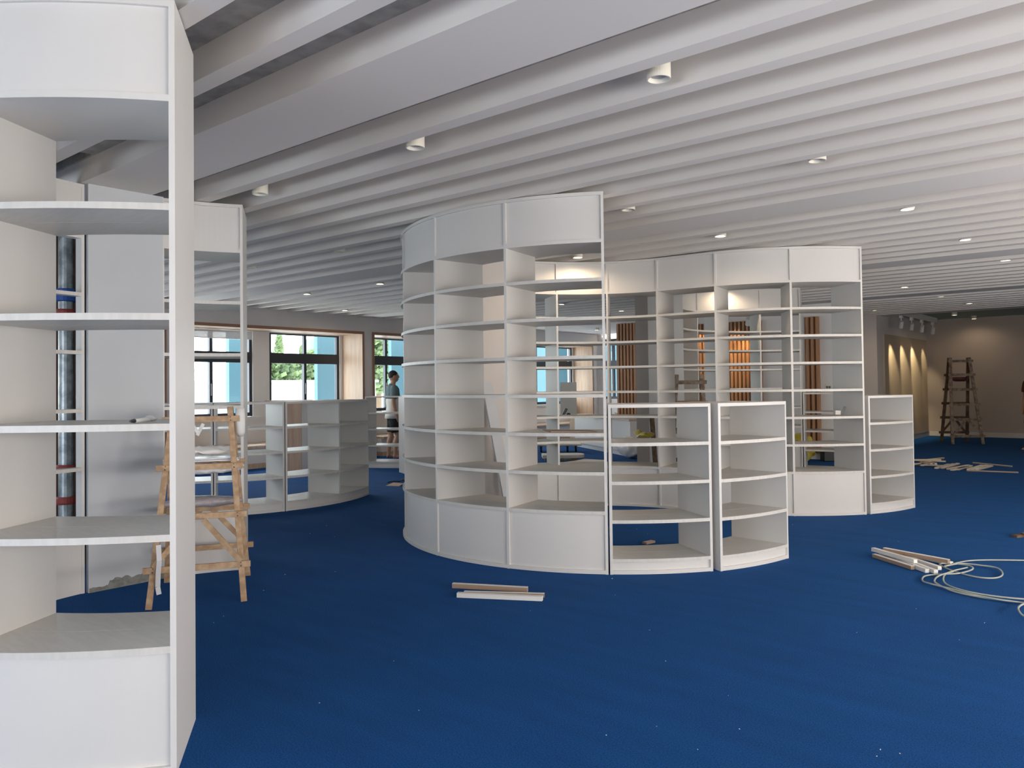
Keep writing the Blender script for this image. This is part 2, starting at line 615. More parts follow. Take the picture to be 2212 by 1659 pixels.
# square columns, standing under the wide beams
def column(x0, x1, y0, y1, m=None):
    o = MB().box(x0, x1, y0, y1, 0, Z_CEIL).build('wall_column', m or M['wall'])
    o['kind'] = 'structure'


column(-6.22, -5.80, 6.35, 6.9)
column(-6.22, -5.72, 10.3, 10.85, M['wall_dark'])
# the cladding of the near column hides pipes; the column itself stands behind
cx = MB().box(-5.87, -5.83, 2.345, 2.885, 0.0, Z_BEAM)
c_ = struct('wall_column_cladding', cx, M['clad'])
column(-6.95, -6.6, 2.72, 2.95, M['dark'])  # column coloured black so the gap beside the cladding looks shaded
tp = MB()
random.seed(4)
pts = []
n = 46
for i in range(n + 1):
    y = 2.35 + 0.53 * i / n
    z = 0.028 + 0.034 * (i / n > 0.24) + 0.022 * noise.noise(Vector((i * 0.21, 3, 0))) + 0.008 * random.random()
    pts.append((y, z))
for (ya, za), (yb, zb) in zip(pts[:-1], pts[1:]):
    tp.hexa([(-5.8295, ya, 0), (-5.8255, ya, 0), (-5.8255, yb, 0), (-5.8295, yb, 0), (-5.8295, ya, za), (-5.8255, ya, za), (-5.8255, yb, zb), (-5.8295, yb, zb)])
struct('trim_%d' % tn, tp, M['torn'])
tn += 1


# ------------------------------------------------------------------ curved bookcases
TH = 0.021


class Circ:
    def __init__(s, cx, cy, rf, rb):
        s.c, s.rf, s.rb = (cx, cy), rf, rb

    def pt(s, deg, v):
        a = math.radians(deg)
        r = s.rf + (s.rb - s.rf) * v
        return (s.c[0] + r * math.cos(a), s.c[1] + r * math.sin(a))


def curve_bay(c, a0, a1):
    return lambda u, v: cr(*c.pt(a0 + (a1 - a0) * u, v))


def flat_bay(F0, F1, B0, B1):
    def f(u, v):
        x0, y0 = F0[0] + (F1[0] - F0[0]) * u, F0[1] + (F1[1] - F0[1]) * u
        x1, y1 = B0[0] + (B1[0] - B0[0]) * u, B0[1] + (B1[1] - B0[1]) * u
        return cr(x0 + (x1 - x0) * v, y0 + (y1 - y0) * v)
    return f


def slab(mb, f, v0, v1, z0, z1, e0, e1, n=14):
    vs, fs = [], []
    for i in range(n + 1):
        u = e0 + (1 - e0 - e1) * i / n
        a, b = f(u, v0), f(u, v1)
        vs += [(a[0], a[1], z0), (b[0], b[1], z0), (b[0], b[1], z1), (a[0], a[1], z1)]
    for i in range(n):
        o, p = 4 * i, 4 * i + 4
        fs += [(o, p, p + 1, o + 1), (o + 1, p + 1, p + 2, o + 2), (o + 2, p + 2, p + 3, o + 3), (o + 3, p + 3, p, o)]
    fs += [(0, 1, 2, 3), (4 * n + 3, 4 * n + 2, 4 * n + 1, 4 * n)]
    mb.add(vs, fs)


def upright(f, u, side, z0, z1, chord):
    """side panel at end u of a bay; side = -1/0/+1 puts its thickness before, around or after the end"""
    t = TH / chord
    lo, hi = {0: (-0.5, 0.5), 1: (0, 1), -1: (-1, 0)}[side]
    p = [f(u + lo * t, -0.0), f(u + hi * t, -0.0), f(u + hi * t, 1.0), f(u + lo * t, 1.0)]
    m = MB()
    m.prism(p, z0, z1)
    return m


def bookcase(kind, label, bays, group='curved white bookcases', name='bookcase', cat='bookcase'):
    """kind: 'tall7', 'tall5' or 'low'; bays: list of (function, chord length)"""
    n = len(bays)
    H = 1.258 if kind == 'low' else 2.853
    mid = bays[n // 2][0](0.5, 0.5)
    root = thing(name, label, cat, (mid[0], mid[1], 0), group)
    # side panels
    for i in range(n + 1):
        if i == 0:
            m = upright(bays[0][0], 0, 1, 0, H, bays[0][1])
        elif i == n:
            m = upright(bays[-1][0], 1, -1, 0, H, bays[-1][1])
        else:
            m = upright(bays[i][0], 0, 0, 0, H, bays[i][1])
        m.build('side_panel', M['board'], root)
    if kind == 'low':
        tops = [0.115 + 0.28575 * k for k in range(5)]
        zb = 0.115
    elif kind == 'tall7':
        tops = [0.466 + 0.2903 * k for k in range(7)]
        zb = 0.466
    else:
        tops = [0.466 + 0.4066 * k for k in range(5)]
        zb = 0.466
    T = 0.025
    for i, (f, ch) in enumerate(bays):
        e0 = (TH if i == 0 else TH / 2) / ch
        e1 = (TH if i == n - 1 else TH / 2) / ch
        for z in tops:
            m = MB()
            if kind == 'low' and z > 1.2:
                slab(m, f, 0, 1, z - T, z, e0, e1)
                m.build('top_board', M['board'], root)
            else:
                slab(m, f, 0, 0.4975, z - T, z, e0, e1)
                slab(m, f, 0.5025, 1, z - T, z, e0, e1)
                m.build('shelf', M['shelf'], root)
        for v0, v1 in ((0.032, 0.058), (0.942, 0.968)):
            m = MB()
            slab(m, f, v0, v1, 0.03, zb - T, e0, e1)
            m.build('base_panel', M['board'], root)
        for v0, v1 in ((0, 0.06), (0.94, 1)):
            m = MB()
            slab(m, f, v0, v1, 0.002, 0.03, e0, e1)
            m.build('bottom_rail', M['board'], root)
        if kind != 'low':
            m = MB()
            slab(m, f, 0, 1, 2.473, 2.498, e0, e1)
            m.build('header_board', M['board'], root)
            m = MB()
            slab(m, f, 0, 1, H - 0.025, H, e0, e1)
            m.build('top_board', M['board'], root)
            for v0, v1 in ((0.032, 0.058), (0.942, 0.968)):
                m = MB()
                slab(m, f, v0, v1, 2.498, H - 0.025, e0, e1)
                m.build('header_panel', M['board'], root)
    return root


S = 22.5
OC, IC = 0.78, 0.585
# ring around the near left column
R1o = Circ(-1.735, 4.865, 2.0, 1.5)
R1i = Circ(-1.71, 4.757, 1.5, 2.0)
R1s = Circ(-1.71, 4.757, 1.5, 1.57)
bookcase('tall5', 'tall white curved bookcase nearest the camera, filling the left edge, with wide shelf spacing',
         [(curve_bay(R1o, -75.7 - S * (k + 1), -75.7 - S * k), OC) for k in (2, 1, 0)])
bookcase('tall5', 'narrow tall white bookcase right of the near column, behind the pale pine ladder',
         [(curve_bay(R1i, 127.6, 105.1), IC)])
bookcase('tall5', 'tall shallow white shelf front left of the near column, galvanised pipes showing through it',
         [(curve_bay(R1s, 148.3 + S * (k + 1), 148.3 + S * k), IC) for k in (1, 0)])
# ring in the middle
R2o = Circ(0.921, 7.895, 2.0, 1.5)
bookcase('tall7', 'tall white rounded bookcase in the centre, closed panels above and below seven rows of shelves',
         [(curve_bay(R2o, 196.08 + S * (k - 1), 196.08 + S * k), OC) for k in range(0, 4)])
a0 = 263.58 + 0.35
bookcase('low', 'low white curved shelf unit joined to the right side of the central tall bookcase',
         [(curve_bay(R2o, a0, a0 + 22.6), 0.785)], 'low curved shelf units')
a0 += 22.6 + 0.45
bookcase('low', 'low white curved shelf unit ending the central group, its right end free',
         [(curve_bay(Circ(0.811, 7.830, 2.0, 1.5), 291.5, 314.0), 0.79)], 'low curved shelf units')
# S shaped tall case at the right
R2i = Circ(0.86, 7.80, 1.5, 2.0)
R3o = Circ(3.24, 10.384, 2.0, 1.5)
aE4 = 57.5
E4f, E4b = R2i.pt(aE4, 0), R2i.pt(aE4, 1)
E3f, E3b = R3o.pt(239.65, 0), R3o.pt(239.65, 1)
bays = [(curve_bay(R2i, aE4 + S * (k + 1), aE4 + S * k), IC) for k in (2, 1, 0)]
bays.append((flat_bay(E4f, E3f, E4b, E3b), 0.69))
bays += [(curve_bay(R3o, 239.65 + S * k, 239.65 + S * (k + 1)), OC) for k in (0, 1)]
bookcase('tall7', 'long tall white S-shaped bookcase right of centre, behind the low shelf units', bays)
bookcase('low', 'low white curved shelf unit at the right end of the S-shaped tall bookcase',
         [(curve_bay(Circ(3.125, 10.352, 2.0, 1.5), 289.5, 312.5), 0.80)], 'low curved shelf units')
# tall case behind it
R4i = Circ(3.81, 10.64, 1.5, 2.0)
bookcase('tall7', 'far tall white curved bookcase seen through the S-shaped one, lit warm from above',
         [(curve_bay(R4i, 67.5 + S * (k + 1) + 22.5, 67.5 + S * k + 22.5), IC) for k in (2, 1, 0, -1)])
bookcase('low', 'low white shelf unit behind the S-shaped bookcase, beside the yellow bag',
         [(curve_bay(R4i, 67.0, 44.5), IC)], 'low curved shelf units')
# low row by the windows
R5o = Circ(-3.897, 10.681, 2.0, 1.5)
bookcase('low', 'leftmost low white shelf unit by the windows, seen behind the near pine ladder',
         [(curve_bay(R5o, -95.2, -72.9), 0.78)], 'low curved shelf units')
bookcase('low', 'low white shelf unit of the window row, directly left of the rounded two-bay one',
         [(curve_bay(R5o, -72.6, -50.5), 0.78)], 'low curved shelf units')
bookcase('low', 'rounded two-bay low white shelf unit ending the row by the windows',
         [(curve_bay(R5o, -50.1, -27.7), 0.78), (curve_bay(R5o, -27.7, -5.2), 0.78)], 'low curved shelf units')
# far low units beside the standing person
p0, p1 = (-2.60, 14.0), (-1.93, 13.86)
nx, ny = 0.20, 0.97
bookcase('low', 'low white shelf unit in front of the standing person, by the far window',
         [(flat_bay(p0, p1, (p0[0] + nx * .5, p0[1] + ny * .5), (p1[0] + nx * .5, p1[1] + ny * .5)), 0.69)], 'low curved shelf units')
bookcase('low', 'low cream shelf unit turned end-on beside the standing person, mostly behind the central bookcase',
         [(flat_bay((-1.66, 12.75), (-1.0, 12.95), (-1.90, 13.25), (-1.25, 13.45)), 0.69)], 'low curved shelf units')


# ------------------------------------------------------------------ lamps
lampm = M['lampon']


def downlight(px, py, lit, label, zb=2.862, h=0.148, r=0.0575, watts=14, cellz=None, flush=False):
    p = at(px, py, zb)
    lamp_at(p.x, p.y, zb, lit, label, h, r, watts)


def lamp_at(x, y, zb, lit, label, h=0.148, r=0.0575, watts=14):
    root = thing('ceiling_downlight', label, 'ceiling lamp', (x, y, zb), 'lit round ceiling downlights' if lit else 'unlit cylinder downlights')
    b = MB().lathe((x, y, zb), [(r - 0.018, 0.030), (r - 0.018, 0.022), (r - 0.006, 0.0), (r, 0.0), (r, h - 0.001)], 28)
    b.build('housing', M['lampbody'], root)
    l = MB().lathe((x, y, zb), [(r - 0.019, 0.006 if lit else 0.018), (r - 0.019, 0.0215)], 24)
    l.build('lens', M['lampon'] if lit else M['lampoff'], root)
    if lit:
        sp = bpy.data.lights.new('downlight_beam', 'SPOT')
        sp.energy = watts * 1.25
        sp.color = (1.0, 0.76, 0.50)
        sp.spot_size = math.radians(165)
        sp.spot_blend = 0.6
        sp.shadow_soft_size = 0.04
        o = bpy.data.objects.new('downlight_beam', sp)
        o.location = (0, 0, -0.012)
        COL.objects.link(o)
        o.parent = root


OFF = [(1423, 172, 'unlit cream cylinder lamp, the largest, above the central bookcase to the right'),
       (897, 320, 'unlit cream cylinder lamp hanging above the left part of the central bookcase'),
       (562, 420, 'unlit cream cylinder lamp just above the narrow bookcase right of the near column'),
       (1765, 348, 'unlit cream cylinder lamp in the second lamp row, above the S-shaped bookcase'),
       (1357, 454, 'small unlit cylinder lamp just right of the central bookcase top'),
       (734, 545, 'dark backlit cylinder lamp between near column and central bookcase'),
       (545, 580, 'dark backlit cylinder lamp beside the edge of the narrow left bookcase')]
for px, py, lb in OFF:
    downlight(px, py, False, lb)
ON = [(1960, 453, 'lit downlight above the right end of the S-shaped bookcase, largest glowing one'),
      (1556, 511, 'lit downlight above the middle of the S-shaped bookcase'),
      (1248, 557, 'lit downlight seen through the top row of the central bookcase'),
      (821, 614, 'lit downlight just left of the central bookcase, brightest over the window side'),
      (663, 636, 'lit downlight left of centre over the window row of low shelves'),
      (745, 671, 'lit downlight closest to the window wall, above its oak trim'),
      (2085, 519, 'lit downlight near the right edge, second along from the S-shaped bookcase'),
      (2172, 563, 'lit downlight closest to the right edge of the ceiling'),
      (1954, 621, 'lit downlight low beside the S-shaped bookcase, two rows before the alcove'),
      (2032, 641, 'lit downlight one row before the alcove, right of the spotlights'),
      (2094, 656, 'lit downlight in the last slatted row before the teal ceiling'),
      (1890, 671, 'lit downlight beside the corner wall at the end of the slatted ceiling'),
      (1213, 658, 'tiny lit downlight seen through the central bookcase, at its inner side'),
      (1342, 672, 'tiny lit downlight seen through the S-shaped bookcase, over the fluted panel')]
for px, py, lb in ON:
    downlight(px, py, True, lb, watts=14)
lamp_at(-11.2, 16.7, 2.80, True, 'recessed lit lamp in the plain ceiling of the reception corner', h=0.059, watts=30)
lamp_at(-3.93, 20.6, 2.93, True, 'lit lamp in the teal alcove ceiling, nearer one', h=0.079, watts=9)
lamp_at(-3.81, 22.2, 2.93, True, 'lit lamp in the teal alcove ceiling, farther one', h=0.079, watts=8)
# unseen lamps over the inside of the rings (warm light on the header panels)
lamp_at(-5.12, 11.2, 2.862, True, 'lit downlight close in front of the far curved bookcase header, mostly hidden', watts=16)


def spot(x, y, z, tx, ty, tz, label, w=20, size=34, group='track spotlights over the beige panel', track_z=2.9, col=(1.0, 0.78, 0.50)):
    root = thing('track_spotlight', label, 'spotlight', (x, y, z), group)
    d = (Vector((tx, ty, tz)) - Vector((x, y, z))).normalized()
    MB().box(x - .03, x + .03, y - .06, y + .06, z + 0.13, track_z - 0.021).build('adapter', M['wall_white'], root)
    MB().bar((x, y, z + 0.135), (x, y, z + 0.02), 0.02, 0.02).build('stem', M['wall_white'], root)
    c = Vector((x, y, z))
    MB().tube([c - d * 0.07, c + d * 0.03, c + d * 0.09], [0.042, 0.046, 0.048], 16).build('lamp_head', M['wall_white'], root)
    sp = bpy.data.lights.new('spotlight_beam', 'SPOT')
    sp.energy = w
    sp.color = col
    sp.spot_size = math.radians(size)
    sp.spot_blend = 0.7
    sp.shadow_soft_size = 0.02
    o = bpy.data.objects.new('spotlight_beam', sp)
    COL.objects.link(o)
    o.parent = root
    o.location = d * 0.10
    o.rotation_euler = d.to_track_quat('-Z', 'Y').to_euler()


tag(MB().box(-4.68, -4.64, 18.85, 22.3, 2.88, 3.0095).build('light_track', M['wall_white'], org=(-4.48, 20.5, 2.88)),
    'white ceiling track carrying four spotlights in the alcove', 'light track')
for i, (y, ty) in enumerate(((18.95, 19.5), (19.85, 20.5), (20.8, 21.45), (21.9, 22.45))):
    spot(-4.66, y, 2.68, -5.0, ty, 1.45,
         ['first white track spotlight from the left in the alcove', 'second white track spotlight from the left in the alcove',
          'third white track spotlight from the left in the alcove', 'rightmost white track spotlight in the alcove'][i],
         w=[60, 60, 75, 26][i] * 1.7, size=46, col=(1.0, 0.80, 0.48))
ps = atd(1621, 694, 14.9)
spot(ps.x, 14.2, ps.z, ps.x - 0.35, 14.75, 1.9, 'white spotlight hanging before the lit fluted wood panel', w=40, size=50,
     group=None, track_z=2.88, col=(1.0, 0.70, 0.34))
for xx in (-7.35, -7.0, -6.6):
    l = bpy.data.lights.new('spotlight_beam', 'SPOT')
    l.energy = 60
    l.color = (1.0, 0.70, 0.34)
    l.spot_size = math.radians(48)
    l.spot_blend = 0.6
    l.shadow_soft_size = 0.02
    root = thing('recessed_spotlight', ['small recessed spotlight left over the lit fluted panel', 'small recessed spotlight centred over the lit fluted panel',
                                        'small recessed spotlight right over the lit fluted panel'][int(round((xx + 7.35) / 0.37))], 'spotlight', (xx, 14.45, 2.84), 'recessed spotlights over the fluted panel')
    MB().lathe((xx, 14.45, 2.84), [(0.03, 0.0), (0.035, 0.0), (0.035, 0.019)], 14).build('lamp_ring', M['wall_white'], root)
    o = bpy.data.objects.new('spotlight_beam', l)
    COL.objects.link(o)
    o.parent = root
    o.location = (0, 0, -0.01)
    o.rotation_euler = Vector((0, 0.26, -1)).to_track_quat('-Z', 'Y').to_euler()
tag(MB().box(-12.6, -10.6, 19.04, 19.095, 2.78, 2.82).build('light_strip', M['led'], org=(-11.6, 19.05, 2.8)),
    'glowing light strip above the reception corner window', 'light strip')


# ------------------------------------------------------------------ ladders
def ladder(label, feet, H, topw, rungs, m, mback, braces=True, horn=0.05, lw=0.045, rw=0.05, nails=True):
    """feet: FL, FR, BR, BL plan points (room); rungs: heights of the cross bars on the front and back"""
    FL, FR, BR, BL = [Vector((p[0], p[1], 0)) for p in feet]
    c = (FL + FR + BR + BL) / 4
    ax = ((FR - FL) + (BR - BL)).normalized()
    fw = ((BL - FL) + (BR - FR)).normalized()
    TL, TR = c - ax * topw / 2 + Vector((0, 0, H)), c + ax * topw / 2 + Vector((0, 0, H))
    root = thing('step_ladder', label, 'ladder', (c.x, c.y, 0), 'wooden step ladders')
    g = fw * lw * 0.55
    legs = [(FL, TL - g), (FR, TR - g), (BR, TR + g), (BL, TL + g)]
    for i, (a, b) in enumerate(legs):
        d = (b - a).normalized()
        MB().bar(a, b + d * horn * 0.2, lw, lw * 0.75, fw).build('leg', m if i < 2 else mback, root, bevel=0.003)

    def on(leg, z):
        a, b = legs[leg]
        return a + (b - a) * (z / H)
    for z, side in rungs:
        i, j, s = (0, 1, -1) if side == 'f' else (3, 2, 1)
        a, b = on(i, z), on(j, z)
        d = (b - a).normalized()
        off = fw * s * lw * 0.68
        MB().bar(a - d * 0.06 + off, b + d * 0.06 + off, 0.018, rw, (0, 0, 1)).build('rung', m if side == 'f' else mback, root, bevel=0.002)
    if braces:
        for (i, j, s) in ((0, 1, -1), (3, 2, 1)):
            zt, zb = rungs[braces[0]][0] - 0.02, rungs[braces[1]][0] + 0.02
            ct = (on(i, zt) + on(j, zt)) / 2
            for k in (i, j):
                q = on(k, zb)
                q2 = ct + Vector((0, 0, 0.03)) + (q - ct).normalized() * 0.045
                off = fw * s * lw * 1.05
                MB().bar(q2 + off, q + off, 0.016, rw * 0.85, (0, 0, 1)).build('brace', m if s < 0 else mback, root)
    if nails:
        mb = MB()
        for z, side in rungs:
            if side == 'f':
                for i in (0, 1):
                    for dz in (-0.01, 0.012):
                        p = on(i, z + dz) - fw * (lw * 0.68 + 0.0105)
                        mb.ball(p, (0.004, 0.004, 0.004), 8, 6)
        mb.build('nail_heads', M['black'], root)
    return root, legs, on, fw, ax


L1F = [cr(-2.34, 5.10), cr(-1.79, 5.28), cr(-2.01, 6.02), cr(-2.54, 5.83)]
lad1 = ladder('pale new pine step ladder behind the near left bookcase, hung with plastic and paper', L1F, 1.27, 0.37,
              [(1.20, 'f'), (0.88, 'f'), (0.56, 'f'), (0.24, 'f'), (0.88, 'b'), (0.54, 'b'), (0.24, 'b')], M['pine'], M['pine'], braces=(2, 3), lw=0.038, rw=0.040)
L2F = [cr(9.80, 17.72), cr(10.42, 17.62), cr(10.52, 18.42), cr(9.98, 18.52)]
lad2 = ladder('old brown wooden step ladder standing in the alcove by the beige wall', L2F, 1.93, 0.40,
              [(1.86, 'f'), (1.55, 'f'), (1.22, 'f'), (0.88, 'f'), (0.55, 'f'), (0.18, 'f'), (1.55, 'b'), (1.22, 'b'), (0.9, 'b'), (0.57, 'b'), (0.22, 'b')],
              M['paintedwood'], M['oldwood'], braces=(4, 5), lw=0.06, rw=0.055, nails=False)
L3F = [cr(1.98, 10.05), cr(2.50, 9.95), cr(2.62, 10.65), cr(2.12, 10.75)]
lad3 = ladder('old paint-stained wooden step ladder standing between the two tall bookcases', L3F, 1.52, 0.31,
              [(1.43, 'f'), (1.14, 'f'), (0.8, 'f'), (0.45, 'f'), (1.14, 'b'), (0.8, 'b')], M['paintedwood'], M['oldwood'], braces=False, lw=0.05, rw=0.05, nails=False)

# things on the near ladder
_, legs, on, fw, ax = lad1
p = on(1, 1.24) + ax * 0.065
rl = MB().tube([p + Vector((0, 0, 0.03)), p + Vector((0.0, 0, -0.04)), p + Vector((0.004, 0, -0.14)), p + Vector((-0.002, 0, -0.165))],
               [0.031, 0.034, 0.031, 0.018], 18, ref=(1, 0, 0), cap=True).build('paper_roll', M['paper'], org=tuple(p), smooth=True)
tag(rl, 'cream paper roll hanging at the top right of the pine ladder', 'paper roll')


def sack(name, label, cat, c, r, m, amp=0.03, scale=14, seed=1, rot=0.0, n=40, k=24, group=None):
    R = Matrix.Rotation(rot, 3, 'Z')
    o = MB().ball(c, r, n, k, R).build(name, m, org=(c[0], c[1], c[2] - r[2]), smooth=True)
    crumple(o, amp, scale, seed)
    crumple(o, amp * 0.4, scale * 2.6, seed + 5)
    zmin = -0.0
    for v in o.data.vertices:
        if v.co.z < zmin:
            v.co.z = zmin + (v.co.z - zmin) * 0.15
    tag(o, label, cat, group)
    return o


def shelfpt(z, t=0.5, w=0.5):
    a = on(0, z) + (on(1, z) - on(0, z)) * t
    b = on(3, z) + (on(2, z) - on(3, z)) * t
    return a + (b - a) * w


rz = math.atan2(ax.y, ax.x)
q = shelfpt(0.90, 0.55, 0.5)
bd = MB()
hw = 0.30
for sgn, dz in ((0, 0.0), (1, 0.012)):
    bd.bar(q - ax * 0.27 + Vector((0, 0, 0.012 + dz)) + fw * 0.03 * sgn, q + ax * 0.22 + Vector((0, 0, 0.012 + dz)), 0.15, 0.010, (0, 0, 1))
tag(bd.build('plank', M['plastic'], org=tuple(q)), 'plastic-wrapped white board lying across the second rung of the pine ladder', 'board')
sack('plastic_wrap', 'crumpled grey-white plastic sheet sagging under the wrapped board on the pine ladder', 'plastic sheet',
     (q.x, q.y, 0.855), (0.24, 0.10, 0.035), M['plastic'], 0.03, 12, 3, rz)
sack('cloth', 'crumpled white cloth lying on the wrapped board of the pine ladder', 'cloth',
     (q.x - 0.02, q.y, 0.975), (0.20, 0.09, 0.03), M['paper'], 0.03, 13, 8, rz)
q = shelfpt(0.58, 0.5, 0.45)
sack('bubble_wrap', 'rolled grey bubble wrap resting on the third rung of the pine ladder', 'bubble wrap',
     (q.x, q.y, 0.625), (0.27, 0.075, 0.04), M['greyplastic'], 0.010, 8, 2, rz)
q = on(0, 0.31) - fw * 0.09 + ax * 0.035
st = MB()
pp = [(0, 0, 0.10), (0.01, 0, 0.0), (-0.004, 0, -0.08), (-0.012, 0, -0.17), (0.006, 0, -0.215)]
for a, b in zip(pp[:-1], pp[1:]):
    st.bar(q + Vector(a), q + Vector(b), 0.03, 0.002, fw)
tag(st.build('plastic_strip', M['plastic'], org=tuple(q)), 'white plastic strip tied round the left leg of the pine ladder', 'strip')
for k, (dx, dz) in enumerate(((-0.075, -0.02), (0.02, -0.02))):
    q = shelfpt(1.17, 0.5 + dx * 2, 0.02) - fw * 0.045
    tpm = MB().bar(q + Vector((0, 0, 0)), q + Vector((0.02 * (1 - 2 * k), 0, -0.06 - 0.02 * k)) + ax * 0.03 * (1 - 2 * k), 0.022, 0.0015, fw)
    tag(tpm.build('tape_strip', M['paper'], org=tuple(q)), ['white tape strip stuck to the top rung of the pine ladder, left one',
                                                           'white tape strip stuck to the top rung of the pine ladder, right one'][k], 'tape')
# dark bowl hanging in the far ladder
_, legs, on, fw, ax = lad2
q = (on(0, 1.55) + on(1, 1.55) + on(2, 1.55) + on(3, 1.55)) / 4
tag(MB().lathe((q.x, q.y, 1.40), [(0.10, 0.0), (0.16, 0.03), (0.20, 0.10), (0.19, 0.10), (0.15, 0.035), (0.09, 0.012)], 24).build(
    'basin', mat('maroon_plastic', (0.10, 0.025, 0.03), 0.4), org=(q.x, q.y, 1.40), smooth=True),
    'maroon basin sitting between the upper rungs of the old alcove ladder', 'basin')
_, legs, on, fw, ax = lad3
q = (on(0, 1.14) + on(1, 1.14) + on(2, 1.14) + on(3, 1.14)) / 4
tag(MB().bar(q - ax * 0.24 + Vector((0, 0, 0.04)), q + ax * 0.24 + Vector((0, 0, 0.04)), 0.16, 0.02).build('plank', M['pine'], org=tuple(q)),
    'yellowish plank laid across the old ladder between the tall bookcases', 'board')


# ------------------------------------------------------------------ timber offcuts on the carpet
def stick(pa, pb, w=0.035, t=0.03, lift=0.0, top=None, side=None, label='', group='offcut', name='timber_offcut', base=0.0):
    a, b = Vector(pa), Vector(pb)
    a.z = b.z = base + lift + t / 2
    side = side or M['mdf']
    c = (a + b) / 2
    root = thing(name, label, 'offcut', (c.x, c.y, base + lift), group)
    MB().bar(a, b, w, t - 0.004).build('core', side, root)
    u = Vector((0, 0, t / 2 - 0.0015))
    MB().bar(a + u, b + u, w, 0.003).build('white_face', top or M['paper'], root)
    return root


g = 'white-faced offcuts in front of the central bookcase'
stick(at(978, 1270, 0), at(1140, 1279, 0), 0.03, 0.035, label='white-topped offcut with a brown edge, rear one before the central bookcase', group=g)
stick(at(988, 1290, 0), at(1172, 1298, 0), 0.035, 0.032, label='long white offcut, front one before the central bookcase', group=g, side=M['paper'])
stick(at(1003, 1286, 0.0), at(1176, 1291, 0.0), 0.02, 0.030, label='thin white offcut squeezed behind the front one before the central bookcase', group=g)
g = 'white-faced offcuts beside the coiled hose'
RP = [((1888, 1201), (1972, 1231), 0, 'brown-edged offcut at the left of the pile beside the coiled hose', 'mdf'),
      ((1886, 1196), (1978, 1226), 1, 'white offcut lying on the left one in the pile beside the hose', 'paper'),
      ((1902, 1197), (2003, 1238), 0, 'front white offcut of the pile beside the hose', 'paper'),
      ((1912, 1196), (2022, 1240), 0, 'second white offcut of the pile beside the hose, ends nearest the hose', 'paper'),
      ((1922, 1194), (2030, 1232), 0, 'white offcut in the middle of the pile beside the hose', 'paper'),
      ((1910, 1196), (2050, 1226), 1, 'long brown-edged offcut lying across the top of the pile beside the hose', 'mdf'),
      ((1938, 1193), (2056, 1222), 0, 'rear white offcut of the pile beside the hose', 'paper')]
for a, b, l, lb, sm in RP:
    stick(at(a[0], a[1] + 3, 0), at(b[0], b[1], 0), 0.032, 0.03, 0.031 * l, side=M[sm], label=lb, group=g)
g = 'pine offcuts in the far heap behind the low shelf unit'
random.seed(11)
hc = at(2003, 1006, 0)
for i in range(9):
    a = i * 0.45 + random.random() * 0.3
    L = 0.16 + 0.12 * random.random()
    c = hc + Vector((random.uniform(-.12, .12), random.uniform(-.12, .12), 0))
    d = Vector((math.cos(a), math.sin(a), 0)) * L
    stick(c - d, c + d, 0.04, 0.022, 0.023 * (i // 2), top=M['palepine'] if i % 3 else M['paper'], side=M['palepine'], label='short pale offcut in the far criss-cross heap behind the low shelf unit', group=g)
a, b = at(1984, 1003, 0), at(2038, 997, 0)
stick(a, b, 0.04, 0.022, 0.05, top=M['paper'], side=M['pine'], label='long pale offcut sticking out to the right on top of the far heap', group=g)
g = 'pale offcuts in the long far row on the carpet'
ROW = [((2022, 1013), (2050, 1005)), ((2031, 1012), (2061, 1004)), ((2036, 1013), (2070, 1003)), ((2048, 1015), (2092, 1007)), ((2056, 1017), (2096, 1010)),
       ((2068, 1016), (2098, 1008)), ((2092, 1016), (2122, 1007)), ((2100, 1016), (2132, 1007)), ((2110, 1016), (2142, 1008))]
for i, (a, b) in enumerate(ROW):
    stick(at(*a, 0), at(*b, 0), 0.05, 0.025, 0.0, top=M['paper'], side=M['palepine'], label='short pale offcut lying in the long far row before the alcove', group=g)
stick(at(2102, 1001, 0), at(2186, 1009, 0), 0.03, 0.02, 0, side=M['mdf'], label='long thin brown-edged offcut behind the far row, nearer the alcove', group=g)
stick(at(2088, 1018, 0), at(2200, 1022, 0), 0.03, 0.02, 0, top=M['plastic'], side=M['mdf'], label='long thin offcut in front of the far row, ending near the right edge', group=g)
stick(at(1392, 1176, 0), at(1411, 1172, 0), 0.05, 0.02, 0, top=M['card'], side=M['card'], label='small brown wood piece on the carpet behind the low central shelf unit', group=None)

# coiled hose
px = [(2230, 1213), (2150, 1212), (2100, 1213), (2068, 1218), (2040, 1228), (2075, 1222), (2120, 1226), (2155, 1232), (2166, 1243), (2150, 1251), (2110, 1249), (2060, 1236), (2030, 1223),
      (2060, 1222), (2095, 1227), (2100, 1235), (2070, 1241), (2030, 1243), (1998, 1247), (1993, 1257), (2010, 1266), (2050, 1276), (2100, 1289), (2160, 1301), (2230, 1307)]
px2 = [(2060, 1240), (2030, 1249), (2019, 1259), (2026, 1268), (2060, 1281), (2110, 1292), (2170, 1301), (2240, 1309)]
px3 = [(2090, 1230), (2050, 1240), (2038, 1252), (2044, 1266), (2075, 1281), (2120, 1291), (2180, 1299), (2245, 1304)]
px4 = [(2260, 1304), (2225, 1309), (2203, 1318), (2201, 1328), (2215, 1338), (2260, 1345)]


def spline(pts, n=6):
    out = []
    P = [pts[0]] + pts + [pts[-1]]
    for i in range(1, len(P) - 2):
        for k in range(n):
            t = k / n
            a, b, c, d = P[i - 1], P[i], P[i + 1], P[i + 2]
            out.append(0.5 * ((2 * b) + (c - a) * t + (2 * a - 5 * b + 4 * c - d) * t * t + (3 * b - a - 3 * c + d) * t ** 3))
    out.append(pts[-1])
    return out


